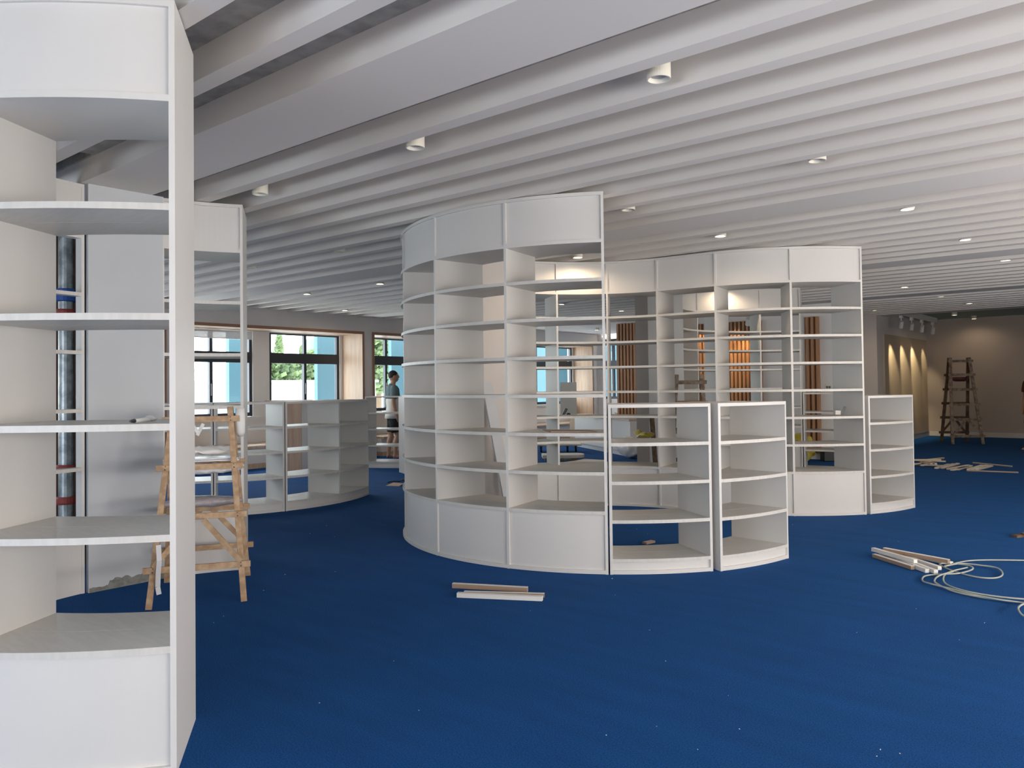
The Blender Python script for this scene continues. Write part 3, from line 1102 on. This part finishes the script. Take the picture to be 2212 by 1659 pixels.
hm = MB()
for j, P in enumerate((px, px2, px3, px4)):
    V = [at(x, y, 0) + Vector((0, 0, 0.008 + 0.008 * ((i // 4 + j) % 2) + 0.003 * j)) for i, (x, y) in enumerate(P)]
    hm.tube(spline(V), 0.0058, 8)
tag(hm.build('hose', M['cable'], org=tuple(at(2100, 1240, 0)), smooth=True), 'coiled pale grey-green hose on the blue carpet at the right', 'hose')

# tiny scraps scattered on the carpet
random.seed(3)
sc = MB()
for i in range(38):
    x, y = random.uniform(60, 2200), random.uniform(1120, 1640)
    q = at(x, y, 0.0)
    if i == 0:
        q = at(1322, 1251, 0)
    s_ = random.uniform(0.0012, 0.0035) * (3 if i == 0 else 1)
    a = random.random() * 3
    sc.bar((q.x, q.y, 0.003), (q.x + s_ * math.cos(a) * 1.6, q.y + s_ * math.sin(a) * 1.6, 0.004), s_, 0.002)
tag(sc.build('wood_scraps', M['paper']), 'tiny white scraps scattered over the blue carpet', 'debris', kind='stuff')

# ------------------------------------------------------------------ pipes in the column shaft
def pipe(px, Y, r, label):
    p = atd(px, 900, Y)
    root = thing('pipe', label, 'pipe', (p.x, p.y, 0), 'pipes in the column shaft')
    MB().tube([(p.x, p.y, 0), (p.x, p.y, 3.0)], r, 20).build('pipe_wall', M['metal'], root, smooth=False)
    for z in (0.55, 0.80, 2.02):
        MB().lathe((p.x, p.y, z), [(r + .012, -0.03), (r + .018, -0.015), (r + .018, 0.015), (r + .012, 0.03)], 20).build('coupling', M['red'], root)
    MB().lathe((p.x, p.y, 2.16), [(r + .02, -0.05), (r + .03, -0.045), (r + .03, 0.045), (r + .02, 0.05)], 20).build('pipe_clamp', M['blue'], root)
    return p


pipe(143, 6.25, 0.055, 'galvanised pipe with blue clamp and red couplings, seen through the far left bookcase')
p = atd(163, 900, 6.6)
tag(MB().box(p.x - 0.01, p.x + 0.01, p.y - 0.16, p.y + 0.10, 0, 2.95).build('shaft_board', mat('rusty_brown_board', (0.16, 0.09, 0.05), 0.8, noise_amt=0.3, noise_scale=5), org=(p.x, p.y, 0)),
    'brown timber board standing behind the galvanised pipe', 'board')

# ------------------------------------------------------------------ loose things on and behind the shelves
q = at(300, 914, 1.279)
root = thing('paint_brush', 'white handled brush with black tip lying on the near left bookcase shelf', 'brush', (q.x, q.y, 1.279))
d1 = (at(330, 911, 1.279) - at(283, 916, 1.279)).normalized()
MB().tube([q - d1 * 0.075 + Vector((0, 0, .010)), q - d1 * 0.04 + Vector((0, 0, .010))], [0.004, 0.008], 10).build('brush_tip', M['black'], root)
MB().tube([q - d1 * 0.04 + Vector((0, 0, .010)), q + d1 * 0.01 + Vector((0, 0, .010)), q + d1 * 0.10 + Vector((0, 0, .011))], [0.008, 0.008, 0.009], 10).build('handle', M['paper'], root)
MB().ball(q + d1 * 0.11 + Vector((0, 0, .014)), (0.035, 0.02, 0.012), 14, 8).build('cloth_wrap', M['plastic'], root)

zz = 1.047
q = at(1230, 931, zz)
o = MB()
o.prism([tuple(at(1172, 929, zz))[:2], tuple(at(1190, 934, zz))[:2], tuple(at(1290, 933, zz))[:2], tuple(at(1270, 930, zz))[:2]], zz + 0.001, zz + 0.006)
tag(o.build('cardboard_sheet', M['card'], org=(q.x, q.y, zz)), 'thin cardboard sheet lying on a shelf of the central bookcase', 'cardboard')

q = at(1808, 897, 1.0475) + Vector((0, 0, 0.004))
root = thing('tape_box', 'small white box with a curled dark strip on a shelf of the S-shaped bookcase', 'box', (q.x, q.y, 1.047))
MB().bar(q + cdir(-0.025, 0, 0.027), q + cdir(0.03, 0, 0.024), 0.05, 0.045).build('box_body', M['paper'], root)
stp = MB()
for i in range(8):
    t0, t1 = i / 8 * 1.3, (i + 1) / 8 * 1.3
    f = lambda t: q + cdir(0.035 + 0.055 * math.sin(t), 0, 0.005 + 0.065 * (1 - math.cos(t)) + 0.03 * t)
    stp.bar(f(t0), f(t1), 0.03, 0.003, cdir(0, 1, 0))
stp.build('curled_strip', M['grey'], root)

# cardboard piece and cord on the floor left of the central case
tag(MB().prism([tuple(at(833, 1050, 0))[:2], tuple(at(862, 1051, 0))[:2], tuple(at(872, 1045, 0))[:2], tuple(at(850, 1043, 0))[:2]], 0.001, 0.006).build(
    'cardboard_piece', M['card'], org=tuple(at(852, 1047, 0))), 'brown cardboard piece on the floor left of the central bookcase', 'cardboard')
V = [at(x, y, 0) + Vector((0, 0, .01)) for x, y in ((838, 1043), (850, 1041), (864, 1041), (872, 1036), (880, 1044))]
tag(MB().tube(spline(V), 0.007, 8).build('cord', M['black'], org=tuple(V[1]), smooth=True), 'black cord lying behind the cardboard piece left of the central bookcase', 'cord')

# boards leaning on the column inside the central ring
for i, (x0, lb) in enumerate(((6.43, 'tall grey board leaning on the column inside the central bookcase ring'), (6.66, 'shorter pale board leaning on the same column, right of the grey one'))):
    h = 1.45 - 0.55 * i
    bm_ = MB().bar((-5.42 + 0.03 * i, x0, 0.012), (-5.76, x0 + 0.0, h), 0.16, 0.018, (1, 0, 0.3))
    tag(bm_.build('leaning_board', M['board'] if i else M['clad'], org=(-5.42, x0, 0)), lb, 'board', 'boards leaning on the column')

# ------------------------------------------------------------------ window bay furniture
for k, (a, b) in enumerate(OPEN):
    if b < 5:
        continue
    lb = {6.34: 'oak topped window bench in the leftmost visible bay, behind the near bookcases', 10.5: 'oak topped window bench in the bay behind the low shelf row',
          14.66: 'oak topped window bench beside the standing person', 18.82: 'oak topped window bench in the reception corner bay'}[round(b, 2)]
    root = thing('window_bench', lb, 'bench', (-13.0, (a + b) / 2, 0), 'oak window benches')
    MB().box(-13.40, -12.52, a + 0.035, b - 0.035, 0.36, 0.40).build('bench_top', M['oak'], root)
    MB().box(-13.38, -12.58, a + 0.035, b - 0.035, 0.09, 0.36).build('bench_body', M['wall'], root)
    MB().box(-13.38, -12.56, a + 0.035, b - 0.035, 0.0, 0.09).build('plinth', M['oak'], root)
# roller blinds
for y0, y1, lb in ((6.72, 8.34, 'short white roller blind at the top of the left window'),):
    root = thing('roller_blind', lb, 'blind', (-13.40, (y0 + y1) / 2, 2.38))
    MB().box(-13.405, -13.40, y0, y1, 2.36, 2.50).build('fabric', M['blind'], root)
    MB().box(-13.412, -13.393, y0, y1, 2.345, 2.36).build('bottom_bar', M['wall_white'], root)
# papers on the bench
for i, yy in enumerate((8.0, 7.2)):
    q = Vector((-12.75, yy, 0.401))
    o = MB().prism([(q.x - .1, q.y - .15), (q.x + .1, q.y - .15), (q.x + .1, q.y + .15), (q.x - .1, q.y + .15)], 0.401, 0.405)
    tag(o.build('paper_sheet', M['paper'], org=tuple(q)), ['white paper sheet lying on the oak window bench, right one', 'white paper sheet lying on the oak window bench, left one'][i], 'paper')
# wooden cabinet end seen through the low row
pa, pb = at(614, 1018, 0), at(652, 1018, 0)
d = (pb - pa).normalized()
nrm = Vector((-d.y, d.x, 0))
pc = (pa + pb) / 2 + nrm * 0.25
root = thing('oak_cabinet', 'light oak cabinet end standing behind the rounded low shelf unit', 'cabinet', (pc.x, pc.y, 0))
MB().bar(pc - nrm * 0.24 + Vector((0, 0, 0)), pc - nrm * 0.24 + Vector((0, 0, 1.17)), 0.30, 0.02, nrm).build('end_panel', M['oak'], root)
MB().bar(pc - nrm * 0.23 + Vector((0, 0, .58)), pc + nrm * 0.24 + Vector((0, 0, .58)), 0.28, 1.16).build('carcass', M['wall_white'], root)
MB().bar(pc - d * 0.50 + Vector((0, 0, 1.19)), pc + d * 0.17 + Vector((0, 0, 1.19)), 0.5, 0.04).build('cabinet_top', M['oak'], root)

# ------------------------------------------------------------------ reception corner
A, B_ = Vector((-10.75, 15.05, 0)), Vector((-8.15, 13.25, 0))
d = (B_ - A).normalized()
nrm = Vector((-d.y, d.x, 0)) * -1
nrm = nrm if nrm.y > 0 else -nrm
root = thing('reception_desk', 'white reception desk with a slanted seam, seen through the tall bookcases', 'desk', tuple((A + B_) / 2))


def deskbox(mb, t0, t1, n0, n1, z0, z1):
    p = [A + d * t0 + nrm * n0, A + d * t1 + nrm * n0, A + d * t1 + nrm * n1, A + d * t0 + nrm * n1]
    mb.prism([(q.x, q.y) for q in p], z0, z1)
    return mb


Ld = (B_ - A).length
deskbox(MB(), 0, Ld, 0.05, 0.42, 0, 0.10).build('plinth', M['wall_white'], root)
deskbox(MB(), 0, Ld * 0.62, 0.0, 0.42, 0.10, 0.70).build('front_panel', M['white'], root)
deskbox(MB(), Ld * 0.625, Ld, 0.0, 0.42, 0.10, 0.70).build('front_panel', M['white'], root)
deskbox(MB(), -0.35, Ld, -0.02, 0.45, 0.70, 0.74).build('desk_top', mat('greige_desk_top', (0.55, 0.50, 0.44), 0.5), root)
deskbox(MB(), -0.35, -0.005, 0.0, 0.42, 0.0, 0.70).build('side_cabinet', M['oak'], root)
q = atd(1228, 898, 16.9)
root = thing('display_stand', 'pale grey display back panel standing on the reception desk', 'screen', (q.x, q.y, 0.74))
MB().bar(q + cdir(-0.16, 0.16, 0.74 - q.z), q + cdir(0.19, 0.16, 0.74 - q.z), 0.02, 0.74).build('panel', mat('pale_grey_screen_back', (0.62, 0.65, 0.63), 0.5), root)
for v in root.children:
    for vv in v.data.vertices:
        vv.co.z += 0.371
q = atd(1221, 896, 16.7)
zt = 0.741
root = thing('tape_dispenser', 'dark grey tape dispenser standing on the reception desk', 'tape dispenser', (q.x, q.y, zt))
qb = Vector((q.x, q.y, zt))
MB().bar(qb + cdir(-0.07, 0, 0.02), qb + cdir(0.07, 0, 0.02), 0.08, 0.04).build('dispenser_base', M['black'], root)
MB().bar(qb + cdir(-0.05, 0, 0.04), qb + cdir(0.03, 0, 0.19), 0.07, 0.06).build('dispenser_body', M['grey'], root)
MB().tube([qb + cdir(0.07, -0.03, 0.05), qb + cdir(0.07, 0.03, 0.05)], 0.045, 16).build('tape_roll', M['black'], root)
for i, (x, y, lb) in enumerate(((1275, 899, 'white papers lying on the reception desk, left stack'), (1352, 896, 'white papers lying on the reception desk near the fluted panel'))):
    q = at(x, y, 0.741)
    tag(MB().bar(q + cdir(-0.15, 0, 0.006), q + cdir(0.15, 0, 0.006), 0.2, 0.012).build('paper_stack', M['paper'], org=tuple(q)), lb, 'papers')
q = at(1334, 896, 0.741)
tag(MB().bar(q + cdir(-0.06, 0, 0.04), q + cdir(0.05, 0, 0.02), 0.1, 0.012).build('dark_folder', M['black'], org=tuple(q)), 'dark folder tilted on the reception desk', 'folder')

# trolley with castors, padded board and sheet on the floor
q = at(1232, 976, 0)
root = thing('platform_trolley', 'cream platform trolley on black castors before the reception desk', 'trolley', (q.x, q.y, 0))
MB().bar(q + cdir(-0.75, 0.1, 0.155), q + cdir(0.23, 0.1, 0.155), 0.5, 0.035).build('platform', mat('cream_platform', (0.68, 0.64, 0.56), 0.5), root, bevel=0.01)
for i, (dx, dy) in enumerate(((-0.06, 0), (0.12, 0.04), (-0.62, 0), (-0.62, 0.3))):
    c = q + cdir(dx, dy, 0.055)
    MB().tube([c + cdir(-.018, 0, 0), c + cdir(.018, 0, 0)], 0.055, 16).build('castor_wheel', M['black'], root)
    MB().bar(c + cdir(0, 0, 0.05), c + cdir(0, 0, 0.085), 0.04, 0.04).build('castor_fork', M['grey'], root)
q = at(1225, 992, 0)
o = MB()
poly = []
for i in range(9):
    t = -PI / 2 + PI * i / 8
    poly.append(cr(*(1.19 + 0.17 * math.cos(t), 15.12 + 0.24 * math.sin(t))))
poly += [cr(0.55, 15.36), cr(0.55, 14.88)]
root = thing('rounded_board', 'cream padded board with a rounded end lying on the floor by the trolley', 'board', (q.x, q.y, 0))
MB().prism(poly, 0.045, 0.11).build('pad', M['paper'], root, bevel=0.01)
MB().prism([cr(0.6, 14.92), cr(1.22, 14.92), cr(1.22, 15.3), cr(0.6, 15.3)], 0.0, 0.045).build('pad_base', M['mdf'], root)
o = MB().prism([tuple(at(x, y, 0))[:2] for x, y in ((1205, 1003), (1240, 999), (1262, 994.5), (1306, 997), (1306, 1012), (1205, 1012))], 0.001, 0.03)
tag(o.build('white_sheet', M['paper'], org=tuple(at(1260, 1003, 0))), 'white board sheet lying flat just behind the S-shaped bookcase base', 'board')
q = at(1226, 999, 0)
tag(MB().bar(q + cdir(-0.05, 0, 0.05), q + cdir(0.06, 0, 0.06), 0.06, 0.04).build('hand_tool', M['grey'], org=tuple(q + Vector((0, 0, 0.03)))), 'small grey hand tool on the white sheet by the trolley', 'tool')

sack('plastic_bag', 'big translucent white plastic bag on the floor before the reception desk', 'plastic bag',
     (*tuple(at(1356, 986, 0) + cdir(0, -0.42, 0))[:2], 0.19), (0.27, 0.2, 0.20), M['plastic'], 0.07, 4, 4)
q = at(1394, 944, 0.757) + cdir(0, 0.06, 0)
sack('yellow_film', 'crumpled yellow plastic film lying on a low shelf of the S-shaped bookcase', 'plastic bag',
     (q.x, q.y, 0.757 + 0.028), (0.26, 0.09, 0.035), M['yellow'], 0.035, 9, 7, -0.7)
pl = cr(1.97, 10.9)
tag(MB().bar((pl[0], pl[1], 0.0), (pl[0] - 0.12, pl[1] + 0.09, 0.95), 0.10, 0.02, (1, 0, 0)).build('leaning_plank', M['oldwood'], org=(pl[0], pl[1], 0)),
    'dark brown plank leaning beside the taupe column', 'board')
q = at(2203, 1161, 0)
tag(MB().bar(q + cdir(-0.05, 0, 0.012), q + cdir(0.22, 0.06, 0.02), 0.06, 0.022).bar(q + cdir(0.02, 0, 0.03), q + cdir(0.24, 0.03, 0.04), 0.04, 0.02).build('wood_scrap', M['oldwood'], org=tuple(q)),
    'dark brown wood scrap on the carpet at the right edge', 'scrap')
sack('yellow_bag', 'full yellow plastic bag standing against the white wall', 'plastic bag',
     (*tuple(at(1737, 997, 0) + cdir(0, 0.05, 0))[:2], 0.24), (0.20, 0.17, 0.26), M['yellow'], 0.07, 7, 2)
q = at(1789, 997, 0)
root = thing('black_box', 'black upright box standing on the carpet at the white wall', 'box', (q.x, q.y, 0))
MB().bar(q + cdir(-0.06, 0.12, 0.09), q + cdir(0.14, 0.12, 0.09), 0.2, 0.18).build('box_body', M['black'], root, bevel=0.01)
MB().bar(q + cdir(-0.03, 0.12, 0.186), q + cdir(0.11, 0.12, 0.186), 0.12, 0.012).build('lid', M['black'], root)
# wall socket
q = atd(1783, 838, 14.35)
root = thing('wall_switch', 'white double switch plate on the white wall right of the fluted panel', 'switch', (q.x, 14.799, q.z))
MB().box(q.x - .055, q.x + .055, 14.785, 14.7995, q.z - .05, q.z + .045).build('plate', mat('cream_plate', (0.68, 0.66, 0.50), 0.4), root)
MB().box(q.x - .038, q.x - .004, 14.782, 14.7849, q.z - .01, q.z + .032).build('rocker', M['grey'], root)
MB().box(q.x + .006, q.x + .040, 14.782, 14.7849, q.z - .01, q.z + .032).build('rocker', M['grey'], root)


# ------------------------------------------------------------------ people
def person(label, pos, yaw, tee1, tee2, shorts, pose='stand', H=1.76, hair_m=None, glasses=True, barefoot=True):
    """built facing local +Y, x to its right, then placed"""
    R = Matrix.Rotation(yaw, 3, 'Z')
    k = H / 1.76

    def W(x, y, z):
        v = R @ Vector((x * k, y * k, z * k))
        return Vector((pos[0] + v.x, pos[1] + v.y, v.z))
    root = thing('person', label, 'person', (pos[0], pos[1], 0))
    b = MB()
    fwd = R @ Vector((0, 1, 0))

    def T(mb, pts, rad, n=14):
        mb.tube([W(*p) for p in pts], rad, n, ref=tuple(fwd))
    # legs
    for s in (-1, 1):
        fy = 0.05 * s
        T(b, [(0.09 * s, -0.01, 0.94), (0.095 * s, 0.01, 0.74), (0.10 * s, 0.01 + fy, 0.52), (0.10 * s, 0.02 + fy, 0.46), (0.10 * s, -0.02 + fy, 0.32), (0.10 * s, -0.03 + fy, 0.12), (0.10 * s, -0.03 + fy, 0.05)],
          [0.095, 0.085, 0.06, 0.056, 0.055, 0.036, 0.04])
        T(b, [(0.10 * s, -0.07 + fy, 0.035), (0.105 * s, 0.0 + fy, 0.045), (0.11 * s, 0.08 + fy, 0.03), (0.115 * s, 0.155 + fy, 0.018)], [(0.032, 0.032), (0.037, 0.040), (0.044, 0.026), (0.040, 0.014)])
        for j in range(5):
            T(b, [(0.11 * s + (j - 2) * 0.017, 0.145 + fy, 0.013), (0.11 * s + (j - 2) * 0.018, 0.185 + fy - abs(j - (1.2 if s > 0 else 2.8)) * 0.008, 0.011)], [0.010, 0.009], 8)
    # trunk
    T(b, [(0, 0, 0.86), (0, -0.005, 0.95), (0, 0.0, 1.08), (0, 0.0, 1.25), (0, -0.005, 1.38), (0, -0.015, 1.45), (0, -0.01, 1.49)],
      [(0.13, 0.10), (0.165, 0.115), (0.145, 0.10), (0.165, 0.115), (0.175, 0.11), (0.13, 0.085), (0.06, 0.06)], 20)
    T(b, [(0, -0.015, 1.44), (0, 0.0, 1.50), (0, 0.012, 1.56)], [0.062, 0.055, 0.058])
    # head
    HC = (0, 0.02, 1.645)
    b.ball(W(*HC), (0.078 * k, 0.097 * k, 0.115 * k), 24, 18, R)
    b.ball(W(0, 0.055, 1.585), (0.052 * k, 0.055 * k, 0.052 * k), 16, 12, R)
    T(b, [(0, 0.105, 1.665), (0, 0.122, 1.635), (0, 0.128, 1.620)], [0.010, 0.014, 0.016], 8)
    b.ball(W(0, 0.112, 1.590), (0.024 * k, 0.010 * k, 0.010 * k), 10, 8, R)
    for s in (-1, 1):
        b.ball(W(0.078 * s, 0.01, 1.64), (0.010 * k, 0.020 * k, 0.032 * k), 10, 8, R)
    # arms and hands
    for s in (-1, 1):
        if pose == 'stand':
            P = [(0.165 * s, -0.01, 1.42), (0.215 * s, -0.015, 1.34), (0.235 * s, -0.03, 1.12), (0.24 * s, 0.0, 0.98), (0.225 * s, 0.045, 0.86)]
        else:
            P = [(0.165 * s, 0.0, 1.42), (0.215 * s, -0.01, 1.34), (0.255 * s, -0.03, 1.17), (0.24 * s, 0.10, 1.14), (0.16 * s, 0.22, 1.18)]
        T(b, P, [0.055, 0.050, 0.040, 0.036, 0.026], 12)
        w = Vector(P[-1])
        dr = (Vector(P[-1]) - Vector(P[-2])).normalized()
        c = w + dr * 0.05
        T(b, [tuple(w), tuple(w + dr * 0.045), tuple(w + dr * 0.09)], [(0.020, 0.026), (0.018, 0.040), (0.015, 0.038)], 12)
        e = w + dr * 0.085
        acr = Vector((0, 1, 0)) if pose == 'stand' else Vector((0, 0, 1))
        acr = (acr - dr * acr.dot(dr)).normalized()
        inw = Vector((-s, 0, 0))
        for j, ln in enumerate((0.066, 0.075, 0.070, 0.055)):
            o = e + acr * (0.028 - 0.019 * j)
            T(b, [tuple(o), tuple(o + dr * ln * 0.5 + inw * 0.004), tuple(o + dr * ln * 0.85 + inw * 0.02)], [0.0095, 0.009, 0.008], 8)
        o = w + dr * 0.02 + acr * 0.03
        T(b, [tuple(o), tuple(o + dr * 0.03 + acr * 0.02), tuple(o + dr * 0.06 + acr * 0.022 + inw * 0.01)], [0.012, 0.011, 0.009], 8)
    body = b.build('body', M['skin'], root, smooth=True)
    rm = body.modifiers.new('remesh', 'REMESH')
    rm.mode = 'VOXEL'
    rm.voxel_size = 0.0065
    rm.use_smooth_shade = True
    sm = body.modifiers.new('smooth', 'SMOOTH')
    sm.iterations = 3
    # hair
    h = MB()
    h.ball(W(0, 0.004, 1.672), (0.0825 * k, 0.100 * k, 0.098 * k), 24, 18, R)
    ho = h.build('hair', hair_m or M['hair'], root, smooth=True)
    keep = ROOTLOC[root.name]
    for v in ho.data.vertices:
        q = R.inverted() @ (v.co + keep - Vector((pos[0], pos[1], 0))) / k
        if q.z < 1.665 and q.y > 0.005:
            v.co += R @ Vector((0, -(q.y - 0.005) * 0.9 * k, 0.02 * k))
        if q.z < 1.60:
            v.co.z += (1.60 - q.z) * 0.8 * k
    if glasses:
        gm = MB()
        for s in (-1, 1):
            gm.tube([W(0.078 * s, 0.02, 1.662), W(0.07 * s, 0.105, 1.655)], 0.0025, 6)
            gm.tube([W(0.034 * s + 0.024 * math.cos(t), 0.118, 1.65 + 0.017 * math.sin(t)) for t in [2 * PI * i / 12 for i in range(13)]], 0.0022, 6, cap=False)
        gm.tube([W(-0.012, 0.120, 1.652), W(0.012, 0.120, 1.652)], 0.002, 6)
        gm.build('glasses', M['black'], root)
    # shirt
    up_ = MB()
    T(up_, [(0, 0.0, 1.20), (0, 0.0, 1.28), (0, -0.005, 1.38), (0, -0.012, 1.44), (0, -0.008, 1.475), (0, -0.005, 1.485)],
      [(0.192, 0.135), (0.193, 0.135), (0.195, 0.130), (0.158, 0.105), (0.085, 0.08), (0.066, 0.064)], 24)
    for s in (-1, 1):
        T(up_, [(0.13 * s, -0.005, 1.43), (0.19 * s, -0.012, 1.38), (0.232 * s, -0.022, 1.26), (0.238 * s, -0.026, 1.20)], [0.062, 0.068, 0.064, 0.062], 14)
    uo = up_.build('shirt_top', tee1, root, smooth=True)
    lo = MB()
    T(lo, [(0, -0.01, 0.80), (0, -0.008, 0.90), (0, 0.0, 1.02), (0, 0.0, 1.14), (0, 0.0, 1.215)],
      [(0.196, 0.150), (0.192, 0.145), (0.182, 0.132), (0.186, 0.134), (0.1905, 0.134)], 24)
    l_ = lo.build('shirt_body', tee2, root, smooth=True)
    crumple(l_, 0.012, 9, 3)
    sh = MB()
    T(sh, [(0, 0, 0.93), (0, 0, 0.86), (0, 0.0, 0.78)], [(0.17, 0.125), (0.178, 0.13), (0.175, 0.125)], 20)
    for s in (-1, 1):
        T(sh, [(0.085 * s, 0.0, 0.84), (0.095 * s, 0.01 + 0.01 * s, 0.68), (0.10 * s, 0.015 + 0.03 * s, 0.53)], [(0.10, 0.112), (0.100, 0.108), (0.095, 0.098)], 18)
    sh.build('shorts', shorts, root, smooth=True)
    return root


pm = at(850, 990, 0)
yaw = math.atan2(RIGHT.y, RIGHT.x) - PI / 2 + 0.30
person('standing person in grey-and-white T-shirt and black shorts facing right by the far window', (pm.x, pm.y), yaw,
       M['tee_top'], M['tee_low'], M['shorts'], H=1.745)
pr = cr(10.52, 16.0)
yaw2 = math.atan2(RIGHT.y, RIGHT.x) + PI / 2 + 0.1
person('person mostly beyond the right edge by the alcove wall, only an arm showing', pr, yaw2 + 0.2,
       mat('dark_red_shirt', (0.10, 0.03, 0.02), 0.9), mat('grey_shirt', (0.08, 0.08, 0.09), 0.9), mat('grey_shorts', (0.07, 0.07, 0.08), 0.9), pose='stand', H=1.72, glasses=False)

# ------------------------------------------------------------------ outside the windows
random.seed(21)


def tree(x, y, h, r, label, conic=False):
    root = thing('tree', label, 'tree', (x, y, -6), 'trees outside the windows')
    MB().tube([(x, y, -6), (x, y, h - r)], [0.25, 0.12], 10).build('trunk', M['bark'], root)
    cr_ = MB()
    for i in range(1300):
        t = random.random()
        if conic:
            zc = h - t * (h + 3)
            rr = r * (0.08 + 0.92 * t)
        else:
            zc = h - r + r * math.cos(PI * t)
            rr = r * math.sin(PI * t) + 0.1
        a = random.random() * 2 * PI
        q = rr * math.sqrt(random.random())
        c = Vector((x + q * math.cos(a), y + q * math.sin(a), zc + random.uniform(-.2, .2)))
        s_ = random.uniform(0.08, 0.2)
        u = Vector((random.gauss(0, 1), random.gauss(0, 1), random.gauss(0, 1))).normalized() * s_
        v = u.orthogonal().normalized() * s_
        w = u.cross(v).normalized() * s_ * 0.35
        cr_.add([c - u, c + v, c + u, c - v, c + w, c - w], [(0, 1, 4), (1, 2, 4), (2, 3, 4), (3, 0, 4), (1, 0, 5), (2, 1, 5), (3, 2, 5), (0, 3, 5)])
    cr_.build('crown', M['leaf'], root)


def outp(px_, dist):  # plan point seen at pixel column px_, dist metres ahead
    q = atd(px_, 830, dist)
    return q.x, q.y


for px_, dist, h, r, lb, cn in ((603, 46, 4.5, 0.95, 'tall pointed tree left in the middle window', True), (652, 55, 4.2, 0.8, 'smaller pointed tree right in the middle window', True),
                                (593, 38, 2.9, 1.3, 'low bushy tree behind the middle window, left one', False), (642, 43, 2.95, 1.25, 'low bushy tree behind the middle window, right one', False),
                                (678, 44, 3.3, 1.0, 'bushy tree beside the blue fin in the middle window', False), (818, 40, 4.0, 1.3, 'bushy tree left in the window behind the person', False),
                                (845, 47, 4.6, 1.3, 'yellow-green tree behind the blue fin by the person', False), (1172, 44, 4.2, 1.8, 'tree in the distant window seen through the central bookcase', False)):
    x, y = outp(px_, dist)
    tree(x, y, h, r, lb, cn)
# sky blue facade fins
for i, (pa_, pb_, dist, lb) in enumerate(((495, 530, 17.6, 'sky blue facade fin outside the left window'), (686, 734, 20.2, 'sky blue facade fin outside the middle window'),
                                        (846, 905, 22.5, 'sky blue facade fin outside the window behind the person'), (1206, 1240, 25.5, 'sky blue facade fin outside the distant reception window'))):
    a, b = atd(pa_, 830, dist), atd(pb_, 830, dist)
    w = abs(b.y - a.y)
    x0 = -15.3
    # fins stand square to the building
    ya = a.y * (x0 / a.x)
    yb = b.y * (x0 / b.x)
    o = MB().box(x0 - 0.12, x0, ya, yb, -6, 6)
    tag(o.build('exterior_fin', M['ext_blue'], org=(x0, ya, -6)), lb, 'facade fin', 'sky blue facade fins')
o = MB().box(-19.0, -8.5, 21.5, 21.8, -6, 6)
tag(o.build('exterior_wing', M['ext_blue'], org=(-11, 21.6, -6)), 'sky blue neighbouring facade wing behind the reception corner window', 'facade')
root = thing('exterior_building', 'white building with a flat roof beyond the middle window', 'building', (-27.5, 15, -6))
MB().box(-29, -26, 8, 22, -6, 1.65).build('building_wall', M['ext_white'], root)
MB().box(-29.1, -25.9, 7.9, 22.1, 1.65, 1.75).build('roof_edge', M['ext_white'], root)
root = thing('exterior_tower', 'distant blue-grey office tower right in the middle window', 'building', (outp(674, 250)[0], outp(674, 250)[1], -6))
tx, ty = outp(674, 250)
MB().box(tx - 1.4, tx + 1.4, ty - 1.4, ty + 1.4, -6, 17.0).build('tower_body', mat('tower_glass', (0.08, 0.10, 0.15), 0.5), root)
